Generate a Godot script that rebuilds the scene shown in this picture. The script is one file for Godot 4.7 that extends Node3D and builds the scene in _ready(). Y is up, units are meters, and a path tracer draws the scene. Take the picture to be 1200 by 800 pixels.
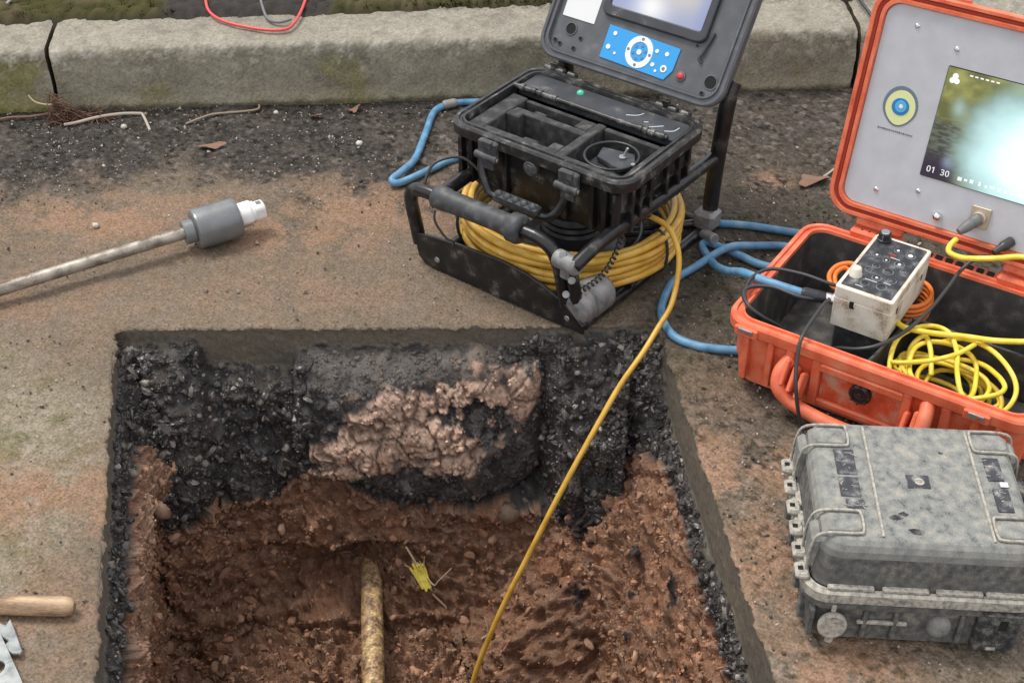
extends Node3D

var M := {}
var rng := RandomNumberGenerator.new()
var taken := {}

# ------------------------------------------------------------------ mesh helper
class Geo:
	var v := PackedVector3Array()
	var n := PackedVector3Array()
	var c := PackedColorArray()
	var ix := PackedInt32Array()
	var uv := PackedVector2Array()
	var col := Color(1, 1, 1)

	func vert(p: Vector3, nn: Vector3) -> int:
		v.append(p)
		n.append(nn)
		c.append(col)
		return v.size() - 1

	func tri(a: int, b: int, d: int) -> void:
		var fn: Vector3 = (v[d] - v[a]).cross(v[b] - v[a])
		if fn.dot(n[a] + n[b] + n[d]) < 0.0:
			ix.append(a); ix.append(d); ix.append(b)
		else:
			ix.append(a); ix.append(b); ix.append(d)

	func quad(a: int, b: int, d: int, e: int) -> void:
		tri(a, b, d)
		tri(a, d, e)

	func face(p: Array, nn: Vector3) -> void:
		var k := []
		for q in p:
			k.append(vert(q, nn))
		for i in range(1, k.size() - 1):
			tri(k[0], k[i], k[i + 1])

	func mesh() -> ArrayMesh:
		var a := []
		a.resize(Mesh.ARRAY_MAX)
		a[Mesh.ARRAY_VERTEX] = v
		a[Mesh.ARRAY_NORMAL] = n
		a[Mesh.ARRAY_COLOR] = c
		a[Mesh.ARRAY_INDEX] = ix
		if uv.size() == v.size():
			a[Mesh.ARRAY_TEX_UV] = uv
		var m := ArrayMesh.new()
		m.add_surface_from_arrays(Mesh.PRIMITIVE_TRIANGLES, a)
		return m

# rounded rectangle ring: rings are [half_x, half_z, radius, y, cx, cz]; consecutive rings are skinned, hard edges between bands unless smooth
func loft(g: Geo, rings: Array, xf := Transform3D(), cap0 := true, cap1 := true, seg := 4, smooth := false) -> void:
	var m := 4 * (seg + 1)
	var nn := PackedVector2Array()
	for k in 4:
		for i in seg + 1:
			var a := (k + float(i) / seg) * PI / 2
			nn.append(Vector2(cos(a), sin(a)))
	var pts := []
	for r in rings:
		var cx: float = r[4] if r.size() > 4 else 0.0
		var cz: float = r[5] if r.size() > 5 else 0.0
		var rad: float = minf(r[2], minf(r[0], r[1]))
		var row := PackedVector3Array()
		for k in 4:
			var sx := 1.0 if k == 0 or k == 3 else -1.0
			var sz := 1.0 if k < 2 else -1.0
			for i in seg + 1:
				var q := nn[k * (seg + 1) + i]
				row.append(Vector3(cx + sx * (r[0] - rad) + q.x * rad, r[3], cz + sz * (r[1] - rad) + q.y * rad))
		pts.append(row)
	var bn := []
	for b in rings.size() - 1:
		var row := PackedVector3Array()
		for i in m:
			var t: Vector3 = pts[b + 1][i] - pts[b][i]
			if t.length() < 1e-7:
				t = Vector3.UP
			var w := Vector3(-nn[i].y, 0, nn[i].x)
			t -= w * t.dot(w)
			row.append(t.cross(w).normalized())
		bn.append(row)
	for b in rings.size() - 1:
		var lo := []
		var hi := []
		for i in m:
			var n0: Vector3 = bn[b][i]
			var n1: Vector3 = n0
			if smooth:
				if b > 0: n0 = (n0 + bn[b - 1][i]).normalized()
				if b < rings.size() - 2: n1 = (n1 + bn[b + 1][i]).normalized()
			lo.append(g.vert(xf * pts[b][i], xf.basis * n0))
			hi.append(g.vert(xf * pts[b + 1][i], xf.basis * n1))
		for i in m:
			var j := (i + 1) % m
			g.quad(lo[i], lo[j], hi[j], hi[i])
	for e in 2:
		if (cap0 if e == 0 else cap1):
			var row: PackedVector3Array = pts[0] if e == 0 else pts[-1]
			var up: Vector3 = xf.basis * (Vector3.DOWN if e == 0 else Vector3.UP)
			var mid := Vector3.ZERO
			for q in row: mid += q / m
			var c0 := g.vert(xf * mid, up)
			var first := -1
			var prev := -1
			for q in row:
				var k := g.vert(xf * q, up)
				if prev >= 0: g.tri(c0, prev, k)
				else: first = k
				prev = k
			g.tri(c0, prev, first)

func box(g: Geo, at: Vector3, size: Vector3, bev := 0.0008, basis := Basis()) -> void:
	var h := size / 2
	var b := minf(bev, minf(h.x, minf(h.y, h.z)) * 0.8)
	loft(g, [[h.x - b, h.z - b, b, -h.y], [h.x, h.z, b, -h.y + b], [h.x, h.z, b, h.y - b], [h.x - b, h.z - b, b, h.y]], Transform3D(basis, at), true, true, 1)

func along(p0: Vector3, p1: Vector3) -> Transform3D:
	var y := (p1 - p0).normalized()
	var x := y.cross(Vector3.FORWARD if absf(y.z) < 0.9 else Vector3.RIGHT).normalized()
	return Transform3D(Basis(x, y, x.cross(y)), p0)

# profile [[radius, height] ...] turned about the axis p0 -> p1 (heights measured from p0)
func lathe(g: Geo, prof: Array, p0 := Vector3.ZERO, p1 := Vector3.UP, seg := 5, smooth := false) -> void:
	var rings := []
	for q in prof:
		rings.append([q[0], q[0], q[0], q[1]])
	loft(g, rings, along(p0, p1), true, true, seg, smooth)

func rod(g: Geo, p0: Vector3, p1: Vector3, r: float, bev := 0.001, seg := 4) -> void:
	var l := p0.distance_to(p1)
	var b := minf(bev, r * 0.6)
	lathe(g, [[r - b, 0.0], [r, b], [r, l - b], [r - b, l]], p0, p1, seg)

func spline(p: Array, sub: int, closed := false) -> Array:
	var out := []
	var k := p.size()
	for i in (k if closed else k - 1):
		var a: Vector3 = p[(i - 1 + k) % k] if closed else p[maxi(i - 1, 0)]
		var b: Vector3 = p[i]
		var c: Vector3 = p[(i + 1) % k]
		var d: Vector3 = p[(i + 2) % k] if closed else p[mini(i + 2, k - 1)]
		for s in sub:
			var t := float(s) / sub
			out.append(0.5 * ((2.0 * b) + (c - a) * t + (2.0 * a - 5.0 * b + 4.0 * c - d) * t * t + (3.0 * b - a - 3.0 * c + d) * t * t * t))
	if not closed:
		out.append(p[-1])
	return out

func tube(g: Geo, p: Array, r: float, sub := 5, sides := 8, closed := false, taper := 1.0) -> void:
	var q := spline(p, sub, closed) if sub > 1 else p.duplicate()
	var k := q.size()
	var nrm := Vector3.UP
	var rows := []
	for i in k:
		var t: Vector3 = ((q[(i + 1) % k] - q[(i - 1 + k) % k]) if closed else (q[mini(i + 1, k - 1)] - q[maxi(i - 1, 0)])).normalized()
		if absf(nrm.dot(t)) > 0.98:
			nrm = Vector3.RIGHT if absf(t.x) < 0.8 else Vector3.FORWARD
		nrm = (nrm - t * nrm.dot(t)).normalized()
		var bi := t.cross(nrm)
		var row := []
		var rr := r * lerpf(1.0, taper, float(i) / k)
		for s in sides:
			var a := TAU * s / sides
			var o := nrm * cos(a) + bi * sin(a)
			row.append(g.vert(q[i] + o * rr, o))
		rows.append(row)
		if not closed and (i == 0 or i == k - 1):
			var e := t * (-1.0 if i == 0 else 1.0)
			var c0 := g.vert(q[i] + e * rr * 0.35, e)
			for s in sides:
				g.tri(c0, row[s], row[(s + 1) % sides])
	for i in (k if closed else k - 1):
		var a: Array = rows[i]
		var b: Array = rows[(i + 1) % k]
		for s in sides:
			var s2 := (s + 1) % sides
			g.quad(a[s], a[s2], b[s2], b[s])

# outline in the x-z plane given thickness along y, with chamfered edges
func plate(g: Geo, poly: Array, y0: float, y1: float, bev := 0.0006, xf := Transform3D()) -> void:
	var p := PackedVector2Array(poly)
	if Geometry2D.is_polygon_clockwise(p):
		p.reverse()
	var k := p.size()
	var ins := PackedVector2Array()
	for i in k:
		var a := (p[i] - p[(i - 1 + k) % k]).normalized()
		var b := (p[(i + 1) % k] - p[i]).normalized()
		var na := Vector2(-a.y, a.x)
		var nb := Vector2(-b.y, b.x)
		var m := (na + nb).normalized()
		if Geometry2D.is_polygon_clockwise(p): m = -m
		ins.append(p[i] + m * bev / maxf(0.5, m.dot(na)))
	# pick the inset that lies inside
	if not Geometry2D.is_point_in_polygon(ins[0], p):
		for i in k: ins[i] = 2 * p[i] - ins[i]
	var lv := [[ins, y0], [p, y0 + bev], [p, y1 - bev], [ins, y1]]
	for b in 3:
		for i in k:
			var j := (i + 1) % k
			var e := p[j] - p[i]
			var o := Vector2(e.y, -e.x).normalized()
			if Geometry2D.is_point_in_polygon((p[i] + p[j]) / 2 + o * 1e-5, p): o = -o
			var nn := Vector3(o.x, [-0.7, 0.0, 0.7][b], o.y).normalized()
			var q := []
			for w in [[b, i], [b, j], [b + 1, j], [b + 1, i]]:
				var f: Vector2 = lv[w[0]][0][w[1]]
				q.append(g.vert(xf * Vector3(f.x, lv[w[0]][1], f.y), xf.basis * nn))
			g.quad(q[0], q[1], q[2], q[3])
	var tr := Geometry2D.triangulate_polygon(ins)
	for e in 2:
		var up := xf.basis * (Vector3.DOWN if e == 0 else Vector3.UP)
		var base := g.v.size()
		for f in ins:
			g.vert(xf * Vector3(f.x, y0 if e == 0 else y1, f.y), up)
		for i in range(0, tr.size(), 3):
			g.tri(base + tr[i], base + tr[i + 1], base + tr[i + 2])

# ------------------------------------------------------------------ objects
func numbered(s: String) -> String:
	if not taken.has(s):
		taken[s] = 0
		return s
	taken[s] += 1
	return "%s_%03d" % [s, taken[s]]

func tag(o: Node, label := "", category := "", group := "", kind := "") -> void:
	if label: o.set_meta("label", label)
	if category: o.set_meta("category", category)
	if group: o.set_meta("group", group)
	if kind: o.set_meta("kind", kind)

func thing(called: String, label: String, category: String, at := Vector3.ZERO, yaw := 0.0, group := "") -> Node3D:
	var o := Node3D.new()
	o.name = numbered(called)
	add_child(o)
	o.position = at
	o.rotation_degrees.y = yaw
	tag(o, label, category, group)
	return o

func put(called: String, g: Geo, m: Material, parent: Node = null) -> MeshInstance3D:
	var o := MeshInstance3D.new()
	o.mesh = g.mesh()
	o.material_override = m
	if parent == null:
		o.name = numbered(called)
		add_child(o)
	else:
		o.name = called
		if parent.has_node(NodePath(called)):
			var k := 1
			while parent.has_node(NodePath("%s_%03d" % [called, k])): k += 1
			o.name = "%s_%03d" % [called, k]
		parent.add_child(o, true)
	return o

func scatter(called: String, mesh: Mesh, xfs: Array, cols: Array, m: Material, parent: Node = null) -> MultiMeshInstance3D:
	var mm := MultiMesh.new()
	mm.transform_format = MultiMesh.TRANSFORM_3D
	mm.use_colors = true
	mm.mesh = mesh
	mm.instance_count = xfs.size()
	var b := PackedFloat32Array()
	b.resize(xfs.size() * 16)
	for i in xfs.size():
		var t: Transform3D = xfs[i]
		var k := i * 16
		for r in 3:
			b[k + r * 4] = t.basis.x[r]
			b[k + r * 4 + 1] = t.basis.y[r]
			b[k + r * 4 + 2] = t.basis.z[r]
			b[k + r * 4 + 3] = t.origin[r]
		var c: Color = cols[i]
		b[k + 12] = c.r
		b[k + 13] = c.g
		b[k + 14] = c.b
		b[k + 15] = 1.0
	mm.buffer = b
	var o := MultiMeshInstance3D.new()
	o.multimesh = mm
	o.material_override = m
	o.set_meta("kind", "stuff")
	if parent:
		o.name = called
		parent.add_child(o, true)
	else:
		o.name = numbered(called)
		add_child(o)
	return o

# ------------------------------------------------------------------ textures and materials
func ns(type: int, freq: float, oct := 1, sd := 1, ret := -1) -> FastNoiseLite:
	var f := FastNoiseLite.new()
	f.noise_type = type
	f.frequency = freq
	f.seed = sd
	f.fractal_type = FastNoiseLite.FRACTAL_FBM if oct > 1 else FastNoiseLite.FRACTAL_NONE
	f.fractal_octaves = oct
	if ret >= 0: f.cellular_return_type = ret
	return f

const SIM := FastNoiseLite.TYPE_SIMPLEX_SMOOTH
const CEL := FastNoiseLite.TYPE_CELLULAR
const CV := FastNoiseLite.RETURN_CELL_VALUE
const CD := FastNoiseLite.RETURN_DISTANCE
const CD2 := FastNoiseLite.RETURN_DISTANCE2_SUB

# grey seamless field 0..1 as bytes: layers [noise, weight]
func field(size: int, layers: Array, gain := 1.0) -> PackedByteArray:
	var acc := PackedFloat32Array()
	acc.resize(size * size)
	for l in layers:
		var im: Image = l[0].get_seamless_image(size, size, false, false, 0.15, true)
		im.convert(Image.FORMAT_L8)
		var d := im.get_data()
		var w: float = l[1]
		for i in acc.size():
			acc[i] += (d[i] / 255.0 - 0.5) * w
	var out := PackedByteArray()
	out.resize(size * size)
	for i in acc.size():
		out[i] = int(clampf(0.5 + acc[i] * gain, 0.0, 1.0) * 255.0)
	return out

func ramp(d: PackedByteArray, size: int, stops: Array) -> ImageTexture:
	var lut := PackedByteArray()
	lut.resize(768)
	for i in 256:
		var t := i / 255.0
		var k := 0
		while k < stops.size() - 2 and t > stops[k + 1][0]: k += 1
		var f := clampf((t - stops[k][0]) / maxf(1e-5, stops[k + 1][0] - stops[k][0]), 0, 1)
		var c: Color = (stops[k][1] as Color).lerp(stops[k + 1][1], f).linear_to_srgb()
		lut[i * 3] = int(clampf(c.r, 0, 1) * 255)
		lut[i * 3 + 1] = int(clampf(c.g, 0, 1) * 255)
		lut[i * 3 + 2] = int(clampf(c.b, 0, 1) * 255)
	var o := PackedByteArray()
	o.resize(size * size * 3)
	for i in size * size:
		var q := d[i] * 3
		o[i * 3] = lut[q]
		o[i * 3 + 1] = lut[q + 1]
		o[i * 3 + 2] = lut[q + 2]
	return ImageTexture.create_from_image(Image.create_from_data(size, size, false, Image.FORMAT_RGB8, o))

func grey(d: PackedByteArray, size: int) -> ImageTexture:
	return ImageTexture.create_from_image(Image.create_from_data(size, size, false, Image.FORMAT_L8, d))

func L(r: float, g: float, b: float) -> Color:
	return Color(r, g, b)

func mt(c: Color, rough := 0.6, o := {}) -> StandardMaterial3D:
	var m := StandardMaterial3D.new()
	m.albedo_color = c.linear_to_srgb()
	m.roughness = rough
	m.metallic = o.get("metal", 0.0)
	m.metallic_specular = o.get("spec", 0.5)
	m.vertex_color_use_as_albedo = o.get("vc", false)
	if o.has("tex"):
		m.albedo_texture = o.tex
	if o.has("bump"):
		m.heightmap_enabled = true
		m.heightmap_texture = o.bump
		m.heightmap_scale = o.get("cm", 0.05)
	if o.has("rtex"):
		m.roughness_texture = o.rtex
	if o.has("scale"):
		m.uv1_triplanar = true
		m.uv1_scale = Vector3.ONE * o.scale
	if o.has("off"):
		m.uv1_offset = o.off
	return m

func sm(a: float, b: float, x: float) -> float:
	return smoothstep(a, b, x)

func make_materials() -> void:
	var grit := field(512, [[ns(CEL, 0.09, 1, 3, CV), 0.5], [ns(SIM, 0.05, 3, 4), 0.5], [ns(SIM, 0.3, 2, 8), 0.5]], 1.1)
	var fine := field(512, [[ns(SIM, 0.02, 5, 5), 1.0]], 1.2)
	var blot := field(512, [[ns(SIM, 0.008, 6, 11), 1.2], [ns(SIM, 0.12, 3, 12), 0.45]], 1.15)
	var scuff := field(512, [[ns(SIM, 0.011, 5, 21), 0.9], [ns(SIM, 0.2, 2, 22), 0.6]], 1.1)
	var t_grit := ramp(grit, 512, [[0.0, L(0.4, 0.39, 0.38)], [0.35, L(0.66, 0.655, 0.65)], [0.6, L(0.82, 0.82, 0.81)], [0.85, L(1, 1, 1)]])
	var b_grit := grey(grit, 512)
	var b_fine := grey(fine, 512)
	M.ground = mt(L(1, 1, 1), 0.92, {"vc": true, "tex": t_grit, "bump": b_grit, "cm": 0.16, "scale": 9.0, "spec": 0.3})
	M.kerb = mt(L(1, 1, 1), 0.9, {"vc": true, "tex": ramp(grit, 512, [[0.0, L(0.6, 0.59, 0.56)], [0.45, L(0.84, 0.84, 0.83)], [0.8, L(1, 1, 1)]]), "bump": b_grit, "cm": 0.08, "scale": 7.0, "spec": 0.3})
	M.cut = mt(L(1, 1, 1), 0.75, {"vc": true, "tex": ramp(grit, 512, [[0.0, L(0.62, 0.6, 0.58)], [0.5, L(0.85, 0.85, 0.84)], [1.0, L(1, 1, 1)]]), "bump": b_grit, "cm": 0.04, "scale": 11.0})
	M.tarmac = mt(L(1, 1, 1), 0.42, {"vc": true, "tex": t_grit, "bump": b_grit, "cm": 0.2, "scale": 12.0, "spec": 0.5})
	M.clay = mt(L(1, 1, 1), 0.8, {"vc": true, "tex": ramp(grit, 512, [[0.0, L(0.5, 0.46, 0.44)], [0.5, L(0.8, 0.79, 0.78)], [1.0, L(1, 1, 1)]]), "bump": b_grit, "cm": 0.3, "scale": 9.0, "spec": 0.35})
	M.tarmac_dull = mt(L(1, 1, 1), 0.66, {"vc": true, "bump": b_grit, "cm": 0.12, "scale": 14.0})
	M.stone = mt(L(1, 1, 1), 0.75, {"vc": true, "bump": b_fine, "cm": 0.03, "scale": 30.0})
	M.lump = mt(L(1, 1, 1), 0.36, {"vc": true})
	M.lump_dull = mt(L(1, 1, 1), 0.65, {"vc": true})
	M.moss = mt(L(1, 1, 1), 0.95, {"vc": true, "spec": 0.2})
	var dust := [[0.0, L(0.006, 0.006, 0.0065)], [0.5, L(0.011, 0.011, 0.0115)], [0.72, L(0.02, 0.0195, 0.019)], [0.88, L(0.075, 0.07, 0.062)], [1.0, L(0.2, 0.18, 0.15)]]
	M.black = mt(L(1, 1, 1), 0.34, {"tex": ramp(scuff, 512, dust), "bump": b_fine, "cm": 0.012, "scale": 5.0})
	M.black_clean = mt(L(0.022, 0.023, 0.025), 0.38, {"bump": b_fine, "cm": 0.01, "scale": 12.0})
	M.tube = mt(L(1, 1, 1), 0.28, {"tex": ramp(scuff, 512, [[0.0, L(0.006, 0.006, 0.007)], [0.65, L(0.013, 0.0135, 0.015)], [0.85, L(0.04, 0.04, 0.038)], [1.0, L(0.2, 0.18, 0.15)]]), "scale": 7.0})
	M.grip = mt(L(1, 1, 1), 0.55, {"tex": ramp(scuff, 512, [[0.0, L(0.03, 0.032, 0.035)], [0.6, L(0.05, 0.053, 0.057)], [1.0, L(0.16, 0.155, 0.14)]]), "bump": b_fine, "cm": 0.01, "scale": 9.0})
	M.foam = mt(L(1, 1, 1), 0.9, {"tex": ramp(scuff, 512, [[0.0, L(0.025, 0.025, 0.026)], [0.5, L(0.045, 0.045, 0.045)], [1.0, L(0.12, 0.115, 0.105)]]), "bump": b_fine, "cm": 0.03, "scale": 8.0})
	M.deck = mt(L(1, 1, 1), 0.42, {"tex": ramp(scuff, 512, [[0.0, L(0.028, 0.031, 0.036)], [0.62, L(0.04, 0.044, 0.05)], [0.85, L(0.07, 0.07, 0.07)], [1.0, L(0.2, 0.19, 0.17)]]), "scale": 4.0})
	M.lid_grey = mt(L(1, 1, 1), 0.5, {"tex": ramp(scuff, 512, [[0.0, L(0.07, 0.073, 0.08)], [0.7, L(0.095, 0.1, 0.108)], [1.0, L(0.15, 0.15, 0.15)]]), "bump": b_fine, "cm": 0.008, "scale": 5.0})
	M.rim_worn = mt(L(1, 1, 1), 0.42, {"tex": ramp(scuff, 512, [[0.0, L(0.009, 0.009, 0.01)], [0.5, L(0.018, 0.018, 0.018)], [0.75, L(0.06, 0.058, 0.054)], [1.0, L(0.34, 0.32, 0.29)]]), "scale": 6.0})
	M.metal = mt(L(1, 1, 1), 0.42, {"metal": 0.75, "tex": ramp(scuff, 512, [[0.0, L(0.2, 0.2, 0.2)], [0.5, L(0.42, 0.42, 0.41)], [1.0, L(0.6, 0.58, 0.55)]]), "scale": 9.0})
	M.alloy = mt(L(1, 1, 1), 0.5, {"metal": 0.35, "tex": ramp(scuff, 512, [[0.0, L(0.09, 0.09, 0.09)], [0.25, L(0.2, 0.205, 0.205)], [0.7, L(0.27, 0.272, 0.268)], [1.0, L(0.4, 0.39, 0.36)]]), "bump": b_fine, "cm": 0.01, "scale": 8.0})
	M.steel_rod = mt(L(1, 1, 1), 0.5, {"metal": 0.45, "tex": ramp(blot, 512, [[0.0, L(0.07, 0.055, 0.042)], [0.35, L(0.2, 0.165, 0.13)], [0.6, L(0.36, 0.32, 0.27)], [1.0, L(0.5, 0.46, 0.4)]]), "bump": b_fine, "cm": 0.02, "scale": 6.0})
	M.coupling = mt(L(1, 1, 1), 0.36, {"metal": 0.3, "tex": ramp(scuff, 512, [[0.0, L(0.14, 0.145, 0.148)], [0.7, L(0.2, 0.205, 0.207)], [1.0, L(0.3, 0.3, 0.29)]]), "scale": 5.0})
	M.white = mt(L(1, 1, 1), 0.5, {"tex": ramp(scuff, 512, [[0.0, L(0.6, 0.58, 0.54)], [0.4, L(0.76, 0.75, 0.72)], [1.0, L(0.82, 0.81, 0.79)]]), "scale": 6.0})
	M.cream = mt(L(1, 1, 1), 0.55, {"tex": ramp(blot, 512, [[0.0, L(0.32, 0.24, 0.16)], [0.3, L(0.6, 0.53, 0.42)], [0.55, L(0.70, 0.65, 0.54)], [1.0, L(0.76, 0.72, 0.62)]]), "bump": b_fine, "cm": 0.008, "scale": 5.0})
	M.orange = mt(L(1, 1, 1), 0.5, {"tex": ramp(scuff, 512, [[0.0, L(0.5, 0.08, 0.034)], [0.3, L(0.68, 0.13, 0.056)], [0.6, L(0.76, 0.175, 0.082)], [0.85, L(0.74, 0.22, 0.12)], [1.0, L(0.6, 0.32, 0.2)]]), "bump": b_fine, "cm": 0.012, "scale": 4.5})
	M.orange_dusty = mt(L(1, 1, 1), 0.6, {"tex": ramp(blot, 512, [[0.0, L(0.48, 0.06, 0.02)], [0.45, L(0.62, 0.1, 0.035)], [0.7, L(0.6, 0.2, 0.12)], [1.0, L(0.5, 0.33, 0.24)]]), "bump": b_fine, "cm": 0.012, "scale": 6.0})
	M.gasket = mt(L(0.3, 0.028, 0.012), 0.6)
	M.lining = mt(L(1, 1, 1), 0.7, {"tex": ramp(scuff, 512, [[0.0, L(0.025, 0.024, 0.024)], [0.55, L(0.05, 0.048, 0.046)], [1.0, L(0.16, 0.145, 0.125)]]), "bump": b_fine, "cm": 0.015, "scale": 5.0})
	M.panel = mt(L(1, 1, 1), 0.42, {"metal": 0.0, "tex": ramp(fine, 512, [[0.0, L(0.47, 0.48, 0.51)], [1.0, L(0.53, 0.54, 0.57)]]), "scale": 3.0})
	M.blue_hose = mt(L(1, 1, 1), 0.45, {"tex": ramp(scuff, 512, [[0.0, L(0.06, 0.11, 0.16)], [0.3, L(0.08, 0.22, 0.37)], [0.75, L(0.13, 0.31, 0.48)], [1.0, L(0.36, 0.42, 0.44)]]), "scale": 6.0})
	M.yellow_rod = mt(L(1, 1, 1), 0.38, {"tex": ramp(scuff, 512, [[0.0, L(0.34, 0.18, 0.035)], [0.35, L(0.58, 0.33, 0.038)], [0.75, L(0.68, 0.42, 0.065)], [1.0, L(0.62, 0.48, 0.24)]]), "scale": 6.0})
	M.yellow_cable = mt(L(1, 1, 1), 0.4, {"tex": ramp(scuff, 512, [[0.0, L(0.6, 0.42, 0.03)], [0.5, L(0.86, 0.64, 0.05)], [1.0, L(0.88, 0.72, 0.2)]]), "scale": 8.0})
	M.orange_cable = mt(L(0.8, 0.2, 0.03), 0.45)
	M.black_cable = mt(L(0.035, 0.035, 0.036), 0.4)
	M.grey_cable = mt(L(0.25, 0.24, 0.23), 0.5)
	M.red_cable = mt(L(0.62, 0.07, 0.06), 0.4)
	var powder := field(512, [[ns(SIM, 0.03, 6, 51), 0.8], [ns(SIM, 0.2, 3, 52), 0.5], [ns(SIM, 0.008, 3, 53), 0.3]], 0.9)
	M.dusty = mt(L(1, 1, 1), 0.78, {"tex": ramp(powder, 512, [[0.0, L(0.04, 0.043, 0.045)], [0.15, L(0.09, 0.096, 0.097)], [0.3, L(0.175, 0.18, 0.172)], [0.6, L(0.245, 0.247, 0.225)], [0.8, L(0.32, 0.297, 0.25)], [1.0, L(0.42, 0.38, 0.31)]]), "bump": b_fine, "cm": 0.02, "scale": 4.3, "spec": 0.3})
	M.dusty_dark = mt(L(1, 1, 1), 0.7, {"tex": ramp(powder, 512, [[0.0, L(0.015, 0.015, 0.016)], [0.4, L(0.045, 0.045, 0.046)], [0.6, L(0.13, 0.125, 0.115)], [1.0, L(0.36, 0.32, 0.26)]]), "bump": b_fine, "cm": 0.02, "scale": 5.5, "spec": 0.3})
	M.dusty_base = mt(L(1, 1, 1), 0.72, {"tex": ramp(powder, 512, [[0.0, L(0.03, 0.031, 0.032)], [0.3, L(0.085, 0.087, 0.085)], [0.6, L(0.15, 0.148, 0.135)], [1.0, L(0.32, 0.285, 0.23)]]), "bump": b_fine, "cm": 0.02, "scale": 5.5, "spec": 0.3})
	M.dusty_edge = mt(L(1, 1, 1), 0.8, {"tex": ramp(powder, 512, [[0.0, L(0.10, 0.095, 0.085)], [0.35, L(0.28, 0.265, 0.23)], [0.6, L(0.45, 0.42, 0.36)], [1.0, L(0.55, 0.5, 0.42)]]), "scale": 9.0, "spec": 0.3})
	M.scraped = mt(L(1, 1, 1), 0.5, {"tex": ramp(scuff, 512, [[0.0, L(0.02, 0.021, 0.025)], [0.6, L(0.04, 0.042, 0.05)], [0.8, L(0.2, 0.2, 0.2)], [1.0, L(0.4, 0.38, 0.34)]]), "scale": 9.0})
	var peel := field(512, [[ns(SIM, 0.012, 3, 61), 0.7], [ns(SIM, 0.05, 3, 62), 0.6], [ns(SIM, 0.25, 2, 63), 0.25]], 1.3)
	M.old_pipe = mt(L(1, 1, 1), 0.6, {"tex": ramp(peel, 512, [[0.0, L(0.045, 0.03, 0.018)], [0.3, L(0.12, 0.075, 0.04)], [0.45, L(0.28, 0.17, 0.085)], [0.6, L(0.45, 0.295, 0.16)], [0.76, L(0.52, 0.35, 0.2)], [0.83, L(0.7, 0.53, 0.07)], [0.85, L(0.75, 0.6, 0.12)], [1.0, L(0.82, 0.76, 0.4)]]), "bump": b_fine, "cm": 0.03, "scale": 7.0})
	M.wood = mt(L(1, 1, 1), 0.65, {"tex": ramp(blot, 512, [[0.0, L(0.08, 0.05, 0.03)], [0.35, L(0.22, 0.14, 0.085)], [0.65, L(0.42, 0.28, 0.16)], [1.0, L(0.55, 0.4, 0.25)]]), "scale": 1.0, "bump": b_fine, "cm": 0.02})
	M.wood.uv1_scale = Vector3(2.0, 9, 9)
	M.galv = mt(L(1, 1, 1), 0.45, {"metal": 0.2, "tex": ramp(scuff, 512, [[0.0, L(0.10, 0.105, 0.105)], [0.4, L(0.25, 0.27, 0.265)], [1.0, L(0.4, 0.42, 0.4)]]), "scale": 7.0})
	M.twig = mt(L(0.3, 0.23, 0.17), 0.8)
	M.twig_pale = mt(L(0.42, 0.36, 0.29), 0.8)
	M.needle = mt(L(0.14, 0.075, 0.05), 0.85, {"vc": true})
	M.leaf = mt(L(0.2, 0.11, 0.072), 0.7, {"bump": b_fine, "cm": 0.03, "scale": 20.0})
	M.root = mt(L(0.55, 0.42, 0.27), 0.7)
	M.scrap = mt(L(1, 1, 1), 0.6, {"tex": ramp(scuff, 512, [[0.0, L(0.6, 0.42, 0.04)], [0.35, L(0.92, 0.76, 0.07)], [1.0, L(0.95, 0.88, 0.4)]]), "scale": 25.0})
	M.keypad = mt(L(0.03, 0.3, 0.66), 0.35)
	M.print_white = mt(L(0.8, 0.82, 0.83), 0.4)
	M.label_white = mt(L(0.68, 0.69, 0.69), 0.5)
	M.print_grey = mt(L(0.16, 0.16, 0.17), 0.5)
	M.green_lamp = mt(L(0.08, 0.5, 0.33), 0.2)
	M.red_button = mt(L(0.5, 0.05, 0.04), 0.35)
	M.chrome = mt(L(0.75, 0.75, 0.76), 0.15, {"metal": 1.0})
	M.dark_hole = mt(L(0.008, 0.008, 0.008), 0.9)
	M.pale_yellow = mt(L(0.72, 0.75, 0.36), 0.4)
	M.slate = mt(L(0.14, 0.19, 0.24), 0.4)
	M.logo_blue = mt(L(0.02, 0.2, 0.5), 0.35)
	M.logo_light = mt(L(0.1, 0.42, 0.68), 0.35)
	M.grey_plug = mt(L(0.14, 0.14, 0.14), 0.5)
	M.copperish = mt(L(0.5, 0.42, 0.33), 0.4, {"metal": 0.5})
	M.control = mt(L(1, 1, 1), 0.35, {"tex": ramp(scuff, 512, [[0.0, L(0.02, 0.022, 0.026)], [0.6, L(0.045, 0.048, 0.055)], [0.85, L(0.14, 0.14, 0.14)], [1.0, L(0.3, 0.29, 0.27)]]), "scale": 9.0})

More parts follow.
